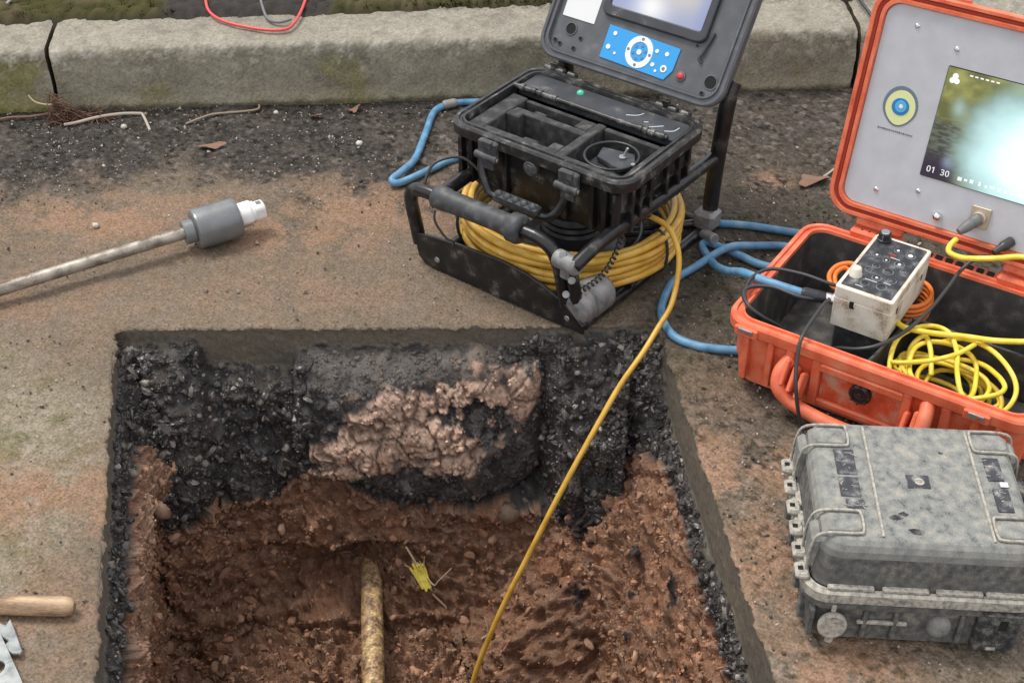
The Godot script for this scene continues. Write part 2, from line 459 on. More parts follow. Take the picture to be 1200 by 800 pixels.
# ------------------------------------------------------------------ light and camera
func _ready() -> void:
	rng.seed = 7
	var cam := Camera3D.new()
	cam.name = "camera"
	cam.fov = 28.07
	cam.position = Vector3(0, 1.1, 0)
	cam.rotation_degrees = Vector3(-38, 0, 0)
	cam.far = 300.0
	cam.near = 0.05
	cam.current = true
	add_child(cam)
	var sky := ProceduralSkyMaterial.new()
	sky.sky_top_color = Color(0.96, 0.97, 1.0)
	sky.sky_horizon_color = Color(0.94, 0.93, 0.92)
	sky.sky_curve = 0.15
	sky.ground_bottom_color = Color(0.25, 0.23, 0.21)
	sky.ground_horizon_color = Color(0.6, 0.6, 0.6)
	sky.sky_energy_multiplier = 0.9
	var env := Environment.new()
	env.background_mode = Environment.BG_SKY
	env.sky = Sky.new()
	env.sky.sky_material = sky
	env.tonemap_mode = Environment.TONE_MAPPER_LINEAR
	env.tonemap_exposure = 1.55
	env.sdfgi_enabled = true
	env.ssao_enabled = true
	env.ssil_enabled = true
	var we := WorldEnvironment.new()
	we.name = "daylight"
	we.environment = env
	add_child(we)
	var sun := DirectionalLight3D.new()
	sun.name = "sun_behind_cloud"
	sun.light_energy = 0.6
	sun.light_color = Color(1.0, 0.98, 0.955)
	sun.light_angular_distance = 20.0
	sun.shadow_enabled = true
	sun.look_at_from_position(Vector3(-0.75, 2.0, -0.5), Vector3.ZERO)
	add_child(sun)
	make_materials()
	build_ground()
	build_pit()
	build_kerbs()
	build_verge()
	build_reel_unit()
	build_push_rod()
	build_orange_case()
	build_control_box()
	build_case_cables()
	build_hoses()
	build_dusty_case()
	build_steel_rod()
	build_hand_tools()
	build_kerb_cables()
	build_pit_finds()
	build_litter()

# ------------------------------------------------------------------ ground
const RIM := [Vector2(-0.398, -0.78), Vector2(-0.526, -1.435), Vector2(0.193, -1.445), Vector2(0.271, -0.78)]

func rim_depth(p: Vector2) -> Array:   # [how far inside the hole, outward direction of the nearest edge]
	var best := 1e9
	var dir := Vector2.ZERO
	for i in 4:
		var a: Vector2 = RIM[i]
		var b: Vector2 = RIM[(i + 1) % 4]
		var d := (b - a).normalized()
		var n := Vector2(-d.y, d.x)
		var s := (p - a).dot(n)
		if s < best:
			best = s
			dir = -n
	return [best, dir]

var g_big: FastNoiseLite
var g_mid: FastNoiseLite
var g_cell: FastNoiseLite
var g_dist: FastNoiseLite
var g_tiny: FastNoiseLite

const PATCHES := [  # pale pinkish smears of dried clay: x, z, radius x, radius z, strength
	[0.232, -1.17, 0.05, 0.07, 0.9], [0.315, -1.165, 0.05, 0.05, 0.7], [0.27, -1.02, 0.06, 0.09, 0.7], [0.33, -0.88, 0.09, 0.06, 0.8], [0.25, -1.3, 0.06, 0.08, 0.25],
	[-0.6, -1.7, 0.16, 0.06, 0.8], [-0.35, -1.66, 0.18, 0.05, 0.7], [-0.22, -1.73, 0.13, 0.07, 0.65], [-0.62, -1.12, 0.2, 0.06, 0.8], [-0.46, -1.1, 0.07, 0.04, 0.5], [0.40, -1.81, 0.04, 0.03, 0.5],
	[-0.52, -0.93, 0.1, 0.08, 0.4], [-0.7, -1.5, 0.2, 0.07, 0.3], [-0.3, -1.52, 0.2, 0.05, 0.25]]

func ground_colour(x: float, z: float) -> Array:   # [colour, grain]
	var b := g_big.get_noise_2d(x, z)
	var m := g_mid.get_noise_2d(x, z)
	var cell := g_cell.get_noise_2d(x + 0.0035 * g_tiny.get_noise_2d(x, z + 3.0), z + 0.0035 * g_tiny.get_noise_2d(x + 5.0, z))
	var tiny := g_tiny.get_noise_2d(x, z)
	var dark := sm(-1.70, -1.89, z + 0.10 * b + 0.05 * m + 0.05 * sm(-0.1, 0.3, x))
	var right := sm(0.10, 0.24, x + 0.05 * b + 0.03 * m)
	var near := sm(-1.45, -1.25, z + 0.06 * b) * sm(-0.45, -0.56, x + 0.03 * m)
	var mud := Color(0.21, 0.163, 0.118).lerp(Color(0.272, 0.214, 0.157), 0.5 + 0.8 * b)
	mud = mud.lerp(Color(0.28, 0.2, 0.14), clampf(0.1 + 1.2 * m, 0, 0.6))
	var grain := 0.15
	var pale := Color(0.33, 0.28, 0.205)
	pale = pale.lerp(Color(0.23, 0.21, 0.125), sm(0.05, 0.4, m + 0.4 * b))
	mud = mud.lerp(pale, near)
	grain = lerpf(grain, 0.32, near)
	var grav := Color(0.118, 0.100, 0.078).lerp(Color(0.092, 0.088, 0.06), sm(0.0, 0.5, m - 0.2 * b))
	grav = grav.lerp(Color(0.23, 0.185, 0.138), sm(-1.35, -1.0, z + 0.1 * b))
	mud = mud.lerp(grav, right)
	grain = lerpf(grain, 0.55, right)
	var tar := Color(0.066, 0.059, 0.052).lerp(Color(0.108, 0.093, 0.077), sm(-0.2, 0.5, b + 0.5 * m))
	mud = mud.lerp(tar, dark)
	grain = lerpf(grain, 0.8, dark)
	var pk := 0.0
	for q in PATCHES:
		var dx: float = (x - q[0]) / q[2]
		var dz: float = (z - q[1]) / q[3]
		var e := dx * dx + dz * dz
		if e < 4.0:
			pk = maxf(pk, q[4] * exp(-e) * sm(-0.35, 0.25, m + 0.5 * tiny + 0.3 * (1.0 - e)))
	mud = mud.lerp(Color(0.36, 0.228, 0.15), minf(1.0, pk * 1.5))
	grain *= 1.0 - 0.5 * pk
	var f := 1.0 + grain * (0.5 * cell + 0.75 * tiny)
	if cell > 0.88 and grain > 0.6: f += 0.6
	if cell < -0.85 and grain > 0.35: f *= 0.6
	mud = Color(mud.r * f, mud.g * f, mud.b * f * (1.0 + 0.06 * cell))
	return [mud, grain]

func build_ground() -> void:
	g_big = ns(SIM, 2.6, 3, 31)
	g_mid = ns(SIM, 13.0, 4, 32)
	g_cell = ns(CEL, 130.0, 1, 33, CV)
	g_dist = ns(CEL, 130.0, 1, 33, CD)
	g_tiny = ns(SIM, 100.0, 3, 34)
	var st := 0.0031
	var x0 := -1.02
	var z0 := -2.15
	var nx := 659
	var nz := 455
	var g := Geo.new()
	g.v.resize(nx * nz)
	g.n.resize(nx * nz)
	g.c.resize(nx * nz)
	var inside := PackedByteArray()
	inside.resize(nx * nz)
	for j in nz:
		for i in nx:
			var x := x0 + i * st
			var z := z0 + j * st
			var k := j * nx + i
			var ins := false
			if x > -0.54 and x < 0.29 and z > -1.46 and z < -0.77:
				var p := Vector2(x, z)
				var r := rim_depth(p)
				var s: float = r[0] + 0.0055 * g_mid.get_noise_2d(x * 2.0, z * 2.0) + 0.003 * g_tiny.get_noise_2d(x, z)
				if s > 0.0:
					ins = true
					inside[k] = 1
					if s < 0.012:
						var dd: Vector2 = r[1]
						x += dd.x * s
						z += dd.y * s
			if ins and rim_depth(Vector2(x, z))[0] > 0.02:
				continue
			var c := ground_colour(x, z)
			var gr: float = c[1]
			var y := gr * 0.0032 * (0.6 - g_dist.get_noise_2d(x, z)) + 0.0022 * g_mid.get_noise_2d(x, z) + 0.004 * g_big.get_noise_2d(x, z)
			if ins: y -= 0.003
			g.v[k] = Vector3(x, y - 0.0015, z)
			g.c[k] = c[0]
	for j in nz - 1:
		for i in nx - 1:
			var a := j * nx + i
			var b := a + 1
			var d := a + nx
			var e := d + 1
			var t: int = inside[a] + inside[b] + inside[d] + inside[e]
			if t == 4: continue
			if t == 0:
				g.ix.append_array([a, b, e, a, e, d])
			else:
				if inside[a] + inside[b] + inside[e] < 3: g.ix.append_array([a, b, e])
				if inside[a] + inside[e] + inside[d] < 3: g.ix.append_array([a, e, d])
	grid_normals(g, nx, nz, Vector3.UP)
	var root := Node3D.new()
	root.name = "ground"
	add_child(root)
	tag(root, "", "", "", "structure")
	put("road_surface", g, M.ground, root)
	var far := Geo.new()
	far.col = Color(0.235, 0.188, 0.14)
	var x1 := x0 + (nx - 1) * st
	var z1 := z0 + (nz - 1) * st
	for q in [[-40.0, x0, z0, 40.0], [x1, 40.0, z0, 40.0], [x0, x1, z1, 40.0]]:
		far.face([Vector3(q[0], -0.002, q[2]), Vector3(q[1], -0.002, q[2]), Vector3(q[1], -0.002, q[3]), Vector3(q[0], -0.002, q[3])], Vector3.UP)
	put("road_beyond", far, M.ground, root)
	# loose chippings
	var chip := pebble(5, 0.3, true)
	var xs := []
	var cs := []
	for i in 46000:
		var x := rng.randf_range(-0.95, 0.95)
		var z := rng.randf_range(-2.06, -0.86)
		var r: float = rim_depth(Vector2(x, z))[0]
		if r > -0.004: continue
		var dens: float = ground_colour(x, z)[1]
		if rng.randf() > dens * dens * 0.9 + 0.008: continue
		var s := rng.randf_range(0.0009, 0.0021) * (1.8 if rng.randf() < 0.05 else 1.0)
		var bs := Basis.from_euler(Vector3(rng.randf() * TAU, rng.randf() * TAU, rng.randf() * TAU)) * Basis.from_scale(Vector3(s, s * rng.randf_range(0.5, 0.9), s * rng.randf_range(0.6, 1.1)))
		xs.append(Transform3D(bs, Vector3(x, s * 0.35, z)))
		var t := rng.randf()
		var base := Color(0.075, 0.063, 0.053) if t < 0.55 else (Color(0.26, 0.2, 0.15) if t < 0.85 else Color(0.46, 0.42, 0.36))
		cs.append(base * rng.randf_range(0.7, 1.25))
	scatter("loose_chippings", chip, xs, cs, M.stone)

func grid_normals(g: Geo, nx: int, nz: int, ref: Vector3) -> void:
	for j in nz:
		for i in nx:
			var k := j * nx + i
			var a := g.v[k - 1] if i > 0 else g.v[k]
			var b := g.v[k + 1] if i < nx - 1 else g.v[k]
			var d := g.v[k - nx] if j > 0 else g.v[k]
			var e := g.v[k + nx] if j < nz - 1 else g.v[k]
			var n := (e - d).cross(b - a)
			if n.length_squared() < 1e-16: n = ref
			n = n.normalized()
			g.n[k] = n if n.dot(ref) >= 0.0 or ref == Vector3.ZERO else ref

func crumb(sd: int) -> ArrayMesh:
	var s := SphereMesh.new()
	s.radial_segments = 9
	s.rings = 5
	s.radius = 1.0
	s.height = 2.0
	var a := s.get_mesh_arrays()
	var vv: PackedVector3Array = a[Mesh.ARRAY_VERTEX]
	var ii: PackedInt32Array = a[Mesh.ARRAY_INDEX]
	var n := ns(SIM, 0.8, 3, sd)
	var m := ns(CEL, 0.9, 1, sd + 1, CV)
	var g := Geo.new()
	for t in range(0, ii.size(), 3):
		var p := []
		for k in 3:
			var q := vv[ii[t + k]]
			p.append(q * (1.0 + 0.65 * n.get_noise_3dv(q) + 0.22 * m.get_noise_3dv(q)) * Vector3(1.0, 0.7, 0.85))
		var fn: Vector3 = (p[1] - p[0]).cross(p[2] - p[0])
		if fn.length() < 1e-6: continue
		fn = fn.normalized()
		if fn.dot(p[0]) < 0: fn = -fn
		var k3 := []
		for q in p: k3.append(g.vert(q, (fn * 1.6 + (q as Vector3).normalized()).normalized()))
		g.tri(k3[0], k3[1], k3[2])
	return g.mesh()

func pebble(sd: int, jit: float, flat := false) -> ArrayMesh:
	var r := RandomNumberGenerator.new()
	r.seed = sd
	var t := (1.0 + sqrt(5.0)) / 2.0
	var p := []
	for q in [[-1, t, 0], [1, t, 0], [-1, -t, 0], [1, -t, 0], [0, -1, t], [0, 1, t], [0, -1, -t], [0, 1, -t], [t, 0, -1], [t, 0, 1], [-t, 0, -1], [-t, 0, 1]]:
		p.append(Vector3(q[0], q[1], q[2]).normalized() * r.randf_range(1.0 - jit, 1.0 + jit))
	var g := Geo.new()
	for f in [[0, 11, 5], [0, 5, 1], [0, 1, 7], [0, 7, 10], [0, 10, 11], [1, 5, 9], [5, 11, 4], [11, 10, 2], [10, 7, 6], [7, 1, 8], [3, 9, 4], [3, 4, 2], [3, 2, 6], [3, 6, 8], [3, 8, 9], [4, 9, 5], [2, 4, 11], [6, 2, 10], [8, 6, 7], [9, 8, 1]]:
		var fn: Vector3 = (p[f[1]] - p[f[0]]).cross(p[f[2]] - p[f[0]]).normalized()
		if fn.dot(p[f[0]]) < 0: fn = -fn
		var k := []
		for w in f: k.append(g.vert(p[w], fn if flat else (fn + (p[w] as Vector3).normalized()).normalized()))
		g.tri(k[0], k[1], k[2])
	return g.mesh()

# ------------------------------------------------------------------ the excavation
var p_a: FastNoiseLite
var p_b: FastNoiseLite
var p_c: FastNoiseLite
var p_c2: FastNoiseLite
var p_d: FastNoiseLite
var p_e: FastNoiseLite
var p_k: FastNoiseLite
var p_m: FastNoiseLite

func cut_depth(side: int, s: float) -> float:
	if side == 1:
		return lerpf(0.026, 0.066, sm(-0.425, -0.405, s)) - 0.03 * sm(-0.30, -0.285, s) - 0.022 * sm(-0.01, 0.05, s)
	if side == 2: return 0.082 - 0.065 * sm(-1.34, -1.42, s)
	if side == 0: return 0.04
	return 0.06

func tar_depth(side: int, s: float) -> float:
	if side == 1: return 0.25 + 0.02 * sm(-0.25, 0.0, s) - 0.05 * sm(-0.36, -0.26, s) * sm(-0.2, -0.26, s)
	if side == 2: return 0.118 + 0.09 * sm(-1.28, -1.43, s)
	if side == 0: return 0.085 + 0.14 * sm(-1.27, -1.41, s)
	return 0.16

# how far the wall stands in from the rim at depth d, s = x along the back wall and z along the side walls
func wall_inset(side: int, s: float, d: float) -> float:
	var dc := cut_depth(side, s)
	var dt := tar_depth(side, s)
	var r := 0.0
	var el := s + 0.526 if side == 1 else (s + 1.435 if side == 0 else 9.0)
	var er := 0.193 - s if side == 1 else (s + 1.445 if side == 2 else 9.0)
	var fill := (0.050 * exp(-el * el / 0.0144) + 0.040 * exp(-er * er / 0.0121)) * sm(dc, dc + 0.09, d)
	if side == 1:
		var rt := sm(-0.06, 0.12, s)
		r = 0.012 * sm(dc, dc + 0.012, d) + 0.26 * clampf(d - dc, 0.0, dt - dc)
		var behind := sm(-0.272, -0.255, s) * (1.0 - sm(0.03, 0.075, s)) * (1.0 - sm(dt - 0.03, dt, d))
		r *= 1.0 - 0.8 * behind
		fill *= 1.0 - behind
		var slab := (1.0 - behind) * sm(-0.305, -0.288, s) * (1.0 - 0.65 * sm(-0.02, 0.08, s)) * (1.0 - 0.5 * sm(0.1, 0.19, s))
		r += slab * (0.004 * sm(dc, dc + 0.014, d) + 0.026 * sm(dc + 0.01, dc + 0.075, d)) * (1.0 - sm(dt - 0.045, dt - 0.012, d + 0.02 * sm(-0.1, -0.3, s)))
		r -= 0.010 * sm(dt, dt + 0.02, d)
		r += maxf(0.0, d - dt - 0.012) * lerpf(0.55, 0.85, rt)
		var cx := (s + 0.225) / 0.085
		var cy := (d - 0.345) / 0.055
		r -= 0.075 * exp(-((s + 0.25) / 0.085) ** 2) * sm(0.318, 0.336, d) * (1.0 - sm(0.385, 0.46, d))
		cx = (s + 0.34) / 0.07
		cy = (d - 0.40) / 0.06
		r -= 0.02 * exp(-cx * cx - cy * cy)
	elif side == 2:
		r = 0.003 * sm(dc, dc + 0.01, d) + 0.06 * clampf(d - dc, 0.0, dt - dc) + 0.34 * maxf(0.0, d - dt)
		r -= 0.008 * sm(dt, dt + 0.02, d)
		r += 0.5 * sm(-1.22, -1.40, s) * maxf(0.0, d - dt)
	elif side == 0:
		r = 0.002 * sm(dc, dc + 0.012, d) + 0.05 * clampf(d - dc, 0.0, dt - dc)
		r += 0.011 * sm(dt - 0.015, dt + 0.04, d) + 0.05 * clampf(d - dt, 0.0, 0.1) - 0.03 * sm(dt + 0.07, dt + 0.13, d) + 0.03 * maxf(0.0, d - dt)
	else:
		r = 0.2 * maxf(0.0, d - dc)
	return r + fill

var pit_cols := 0
var pit_rows := 0
var pit_v := PackedVector3Array()
var pit_n := PackedVector3Array()
var pit_zone := PackedByteArray()

func build_pit() -> void:
	p_a = ns(SIM, 9.0, 3, 41)
	p_b = ns(CEL, 34.0, 1, 42, CD)
	p_c = ns(CEL, 95.0, 1, 43, CD)
	p_c2 = ns(CEL, 95.0, 1, 43, CV)
	p_d = ns(SIM, 40.0, 3, 44)
	p_e = ns(SIM, 150.0, 2, 45)
	p_m = ns(CEL, 62.0, 1, 47, CD)
	p_k = ns(CEL, 42.0, 1, 46, CD2)
	var depth := 0.44
	var rows := 138
	var floor_rows := 64
	var nr := rows + floor_rows
	var cols := []   # [rim point, normal, side, s, side2, s2, weight2]
	for i in 4:
		var a: Vector2 = RIM[i]
		var b: Vector2 = RIM[(i + 1) % 4]
		var l := a.distance_to(b)
		var d := (b - a) / l
		var n := Vector2(-d.y, d.x)
		var marks := []
		var pos := 0.0
		while pos < l - 0.0004:
			marks.append(pos / l)
			var tight := (i == 1 and minf(pos, l - pos) < 0.055) or (i == 0 and l - pos < 0.055) or (i == 2 and pos < 0.055)
			pos += 0.00085 if tight else (0.0033 if i != 3 else 0.014)
		for t in marks:
			var p := a.lerp(b, float(t))
			var e0: float = t * l
			var e1: float = (1.0 - t) * l
			var w := 0.0
			var o := i
			if e0 < 0.05: w = 0.5 * (1.0 - sm(0.0, 0.05, e0)); o = (i + 3) % 4
			elif e1 < 0.05: w = 0.5 * (1.0 - sm(0.0, 0.05, e1)); o = (i + 1) % 4
			var n2 := n
			if o != i:
				var a2: Vector2 = RIM[o]
				var b2: Vector2 = RIM[(o + 1) % 4]
				var d2 := (b2 - a2).normalized()
				n2 = Vector2(-d2.y, d2.x)
			var nn := n.lerp(n2, w)
			nn = nn / nn.length() * lerpf(1.0, 1.41, w * 2.0)
			cols.append([p, nn, i, p.x if i % 2 == 1 else p.y, o, p.x if o % 2 == 1 else p.y, w])
	var nc := cols.size()
	var v := PackedVector3Array()
	var c := PackedColorArray()
	var zone := PackedByteArray()
	v.resize(nc * nr)
	c.resize(nc * nr)
	zone.resize(nc * nr)
	for ci in nc:
		var q: Array = cols[ci]
		var side: int = q[2]
		var side2: int = q[4]
		var w: float = q[6]
		var rim: Vector2 = q[0]
		var nn: Vector2 = q[1]
		var dc := lerpf(cut_depth(side, q[3]), cut_depth(side2, q[5]), w)
		var dt := lerpf(tar_depth(side, q[3]), tar_depth(side2, q[5]), w)
		var last := Vector3.ZERO
		for j in nr:
			var k := j * nc + ci
			var d := depth * minf(1.0, float(j) / (rows - 1))
			var p: Vector3
			var fl := 0.0
			if j < rows:
				var ins := lerpf(wall_inset(side, q[3], d), wall_inset(side2, q[5], d), w)
				var xz := rim + nn * ins
				p = Vector3(xz.x, -d, xz.y)
				if j == rows - 1: last = p
			else:
				fl = float(j - rows + 1) / floor_rows
				p = last.lerp(Vector3(clampf(last.x, -0.2, -0.05), -depth - 0.03, -1.09), pow(fl, 0.85))
			var na := p_a.get_noise_3dv(p)
			var nd := p_d.get_noise_3d(p.x, p.y * 1.3, p.z)
			var ne := p_e.get_noise_3dv(p)
			var dn := d + (0.034 if side == 1 else 0.02) * na + 0.014 * nd
			var sc := dc + 0.010 * na + 0.012 * nd
			var push := 0.0
			var up := 0.0
			var col: Color
			if d < sc:
				zone[k] = 0
				push = 0.0012 * nd + 0.0006 * ne - 0.002
				col = Color(0.165, 0.135, 0.1).lerp(Color(0.12, 0.105, 0.082), 0.5 + 0.9 * na) * (1.0 + 0.4 * ne)
			elif dn < dt:
				zone[k] = 1
				var f := sm(0.0, 0.014, d - sc)
				var lump := -0.45 - p_b.get_noise_3dv(p)
				var chip := 0.5 - p_c.get_noise_3dv(p)
				push = f * ((0.020 if side == 1 else 0.008) * na + (0.020 if side == 1 else 0.012) * lump + 0.0075 * chip + 0.006 * nd - (0.0 if side == 1 else 0.004))
				up = f * (0.006 * chip + 0.004 * nd)
				var cv := p_c2.get_noise_3dv(p)
				var tone := 0.05 + 0.03 * cv + 0.025 * ne
				if cv > 0.75: tone += 0.08 * (cv - 0.6)
				col = Color(tone, tone * 0.92, tone * 0.86)
				col = col.lerp(Color(0.075, 0.055, 0.04), sm(-0.05, 0.5, na) * 0.7)
				if side == 1:
					var s: float = q[3]
					var crust := 0.0 * sm(-0.29, -0.25, s) * sm(0.06, -0.02, s) * sm(dc + 0.028, dc + 0.06, d + 0.02 * nd + 0.25 * (s + 0.1) * 0.15) * (1.0 - sm(0.165, 0.205, d + 0.03 * nd - 0.05 * (s + 0.12)))
					crust += 0.0 * sm(0.0, 0.03, s) * sm(0.12, 0.06, s) * sm(0.025, 0.04, d) * (1.0 - sm(0.08, 0.11, d))
					crust *= sm(-0.32, -0.05, na * 0.9 + nd * 0.75 + 0.12)
					var cr := clampf(crust * 1.4, 0.0, 1.0)
					col = col.lerp(Color(0.60, 0.41, 0.30).lerp(Color(0.47, 0.295, 0.2), 0.5 + nd) * (1.0 + 0.25 * ne + 0.12 * cv), cr)
					var crack := sm(0.17, 0.05, p_k.get_noise_3d(p.x + 0.02 * nd, p.y + 0.02 * na, p.z) + 1.0)
					col = col.lerp(Color(0.1, 0.07, 0.05), cr * crack * 0.8)
					push -= 0.008 * cr * crack
					push -= cr * 0.006 * sm(0.1, 0.0, p_d.get_noise_3d(p.x * 1.4 + 5.0, p.y * 1.4, p.z * 1.4) ** 2 * 6.0)
					var grey_top := sm(-0.29, -0.27, s) * sm(0.02, -0.05, s) * (1.0 - sm(dc + 0.03, dc + 0.06, d))
					col = col.lerp(Color(0.075, 0.068, 0.062) * (1.0 + 0.4 * ne + 0.4 * na), grey_top * 0.75 * (1.0 - cr))
			else:
				zone[k] = 2
				var lay := p_d.get_noise_3d(p.x * 0.55, p.y * 1.5, p.z * 0.55)
				var sh := d * 34.0 + 2.6 * p_a.get_noise_3d(p.x * 1.3, p.y * 0.8, p.z * 1.3) + 1.3 * p_d.get_noise_3d(p.x * 0.7, p.y * 0.4, p.z * 0.7)
				var saw := sh - floorf(sh)
				saw = (saw if saw < 0.8 else 0.8 * (1.0 - saw) / 0.2) * sm(-0.5, 0.3, p_a.get_noise_3d(p.x * 2.0 + 7.0, floorf(sh) * 0.7, p.z * 2.0))
				var lump := 0.5 - p_b.get_noise_3d(p.x, p.y * 1.3, p.z)
				var chip := 0.45 - p_c.get_noise_3dv(p)
				var wx := p.x + 0.014 * p_d.get_noise_3d(p.x + 2.0, p.y, p.z)
				var wy := p.y + 0.012 * p_d.get_noise_3d(p.x, p.y + 4.0, p.z)
				var clod := 0.45 - p_b.get_noise_3d(wx * 0.95, wy * lerpf(1.3, 0.9, sm(-0.12, 0.0, p.x)), p.z * 0.95)
				var clod2 := 0.45 - p_m.get_noise_3d(wx, wy * 1.25, p.z)
				lump = clod + 0.55 * clod2 - 1.35
				push = 0.020 * na + (lerpf(0.030, 0.015, sm(-0.12, 0.0, p.x)) if side != 0 else 0.014) * lump + 0.002 * saw * (1.0 - fl) * (1.0 if side == 1 else (0.35 if side == 2 else 0.1)) + 0.002 * (0.3 - absf(lay)) * 2.0 + 0.010 * nd + 0.009 * chip + 0.003 * ne
				up = 0.006 * nd + 0.004 * chip + push * 0.7 * sm(0.0, 0.06, d - dt) * (1.0 - fl)
				push *= 1.0 - 0.3 * sm(0.0, 0.06, d - dt)
				col = Color(0.37, 0.2, 0.123).lerp(Color(0.285, 0.155, 0.097), 0.5 + 1.2 * na)
				col = col.lerp(Color(0.38, 0.24, 0.165), sm(0.05, 0.55, nd + 0.35 * lay))
				var deep := sm(0.30, 0.42, d + 0.02 * na)
				col = col.lerp(Color(0.31, 0.18, 0.115), deep * 0.35)
				if side == 0:
					col = col.lerp(Color(0.42, 0.265, 0.18), 0.75 * sm(dt + 0.0, dt + 0.02, d) * (1.0 - sm(dt + 0.06, dt + 0.09, d)))
				var tarry := sm(0.33, 0.5, p_a.get_noise_3d(p.x * 1.2 + 9.0, p.y * 1.2, p.z * 1.2) + 0.3 * nd) * sm(0.02, 0.1, p.x)
				col = col.lerp(Color(0.05, 0.042, 0.038), tarry)
				var red := sm(0.25, 0.5, p_a.get_noise_3d(p.x + 3.0, p.y * 1.3, p.z - 4.0))
				col = col.lerp(Color(0.34, 0.14, 0.07), red * 0.35)
				col *= 1.0 + 0.3 * ne + 0.12 * p_c2.get_noise_3dv(p)
			if fl > 0.0:
				up += push * 0.9
				push *= 0.3
			if j == 0:
				push = -0.004
				p.y = -0.0025
			elif j == 1: push = minf(push, 0.0)
			v[k] = p + Vector3(nn.x, 0, nn.y) * push + Vector3(0, up, 0)
			c[k] = Color(maxf(col.r, 0.004), maxf(col.g, 0.004), maxf(col.b, 0.004))
	var nrm := PackedVector3Array()
	nrm.resize(nc * nr)
	for j in nr:
		for i in nc:
			var a := v[j * nc + (i + nc - 1) % nc]
			var b := v[j * nc + (i + 1) % nc]
			var d := v[maxi(j - 1, 0) * nc + i]
			var e := v[mini(j + 1, nr - 1) * nc + i]
			var n := (b - a).cross(e - d)
			nrm[j * nc + i] = n.normalized() if n.length_squared() > 1e-18 else Vector3.UP
	# the sign is the same everywhere: test one point of the back wall
	var probe := nrm[10 * nc + int(nc * 0.45)]
	if probe.z < 0.0:
		for k in nrm.size(): nrm[k] = -nrm[k]
	var root := Node3D.new()
	root.name = "excavated_pit"
	add_child(root)
	tag(root, "", "", "", "structure")
	for z in 3:
		var g := Geo.new()
		var map := PackedInt32Array()
		map.resize(nc * nr)
		map.fill(-1)
		for j in nr - 1:
			for i in nc:
				var a := j * nc + i
				if zone[a] != z: continue
				var i2 := (i + 1) % nc
				var four := [a, j * nc + i2, (j + 1) * nc + i2, (j + 1) * nc + i]
				var o := []
				for w in four:
					if map[w] < 0:
						map[w] = g.v.size()
						g.v.append(v[w])
						g.n.append(nrm[w])
						g.c.append(c[w])
					o.append(map[w])
				g.tri(o[0], o[1], o[2])
				g.tri(o[0], o[2], o[3])
		put(["sawn_edge", "tarmac_layer", "clay_layer"][z], g, [M.cut, M.tarmac, M.clay][z], root)
	build_slab(root)
	pit_v = v
	pit_n = nrm
	pit_zone = zone
	pit_cols = nc
	pit_rows = nr
	# crumbs that lie on and stick to the walls
	var lump := crumb(19)
	for z in [1, 2]:
		var xs := []
		var cs := []
		var tries := 0
		while xs.size() < [0, 13000, 28000][z] and tries < 900000:
			tries += 1
			var k := rng.randi_range(nc * 6, nc * (rows - 1) - 1) if rng.randf() < (0.9 if z == 1 else 0.6) else rng.randi_range(nc * rows, nc * (nr - 8) - 1)
			if zone[k] != z: continue
			var p := v[k]
			if p.z > -0.82: continue
			var s: float = minf([0.0, 0.0075, 0.0078][z], [0.0, 0.0014, 0.0013][z] * pow(maxf(rng.randf(), 1e-4), [0.0, -0.5, -0.4][z]))
			if z == 1 and p.z < -1.3 and p.x > -0.27 and p.x < -0.02 and p.y > -0.24: continue
			var n := nrm[k]
			if z == 1 and c[k].r > 0.13 and rng.randf() < 0.93: continue
			var bs := Basis.from_euler(Vector3(rng.randf() * TAU, rng.randf() * TAU, rng.randf() * TAU)) * Basis.from_scale(Vector3(s * rng.randf_range(0.7, 1.6), s * rng.randf_range(0.4, 1.0), s))
			xs.append(Transform3D(bs, p + n * s * 0.0))
			var col: Color = c[k]
			if z == 1:
				var t := rng.randf()
				var u := rng.randf_range(0.7, 1.5)
				if col.r > 0.16: col = col * u
				else: col = (Color(0.042, 0.037, 0.034) if t < 0.68 else (Color(0.1, 0.088, 0.078) if t < 0.95 else Color(0.24, 0.21, 0.18))) * u
			else:
				col = col * rng.randf_range(0.75, 1.2)
			cs.append(col)
		scatter(["", "tarmac_crumbs", "clay_crumbs"][z], lump, xs, cs, [null, M.lump, M.moss][z])

func p_off(y: float) -> float:
	return (y + 0.075) * 1.3

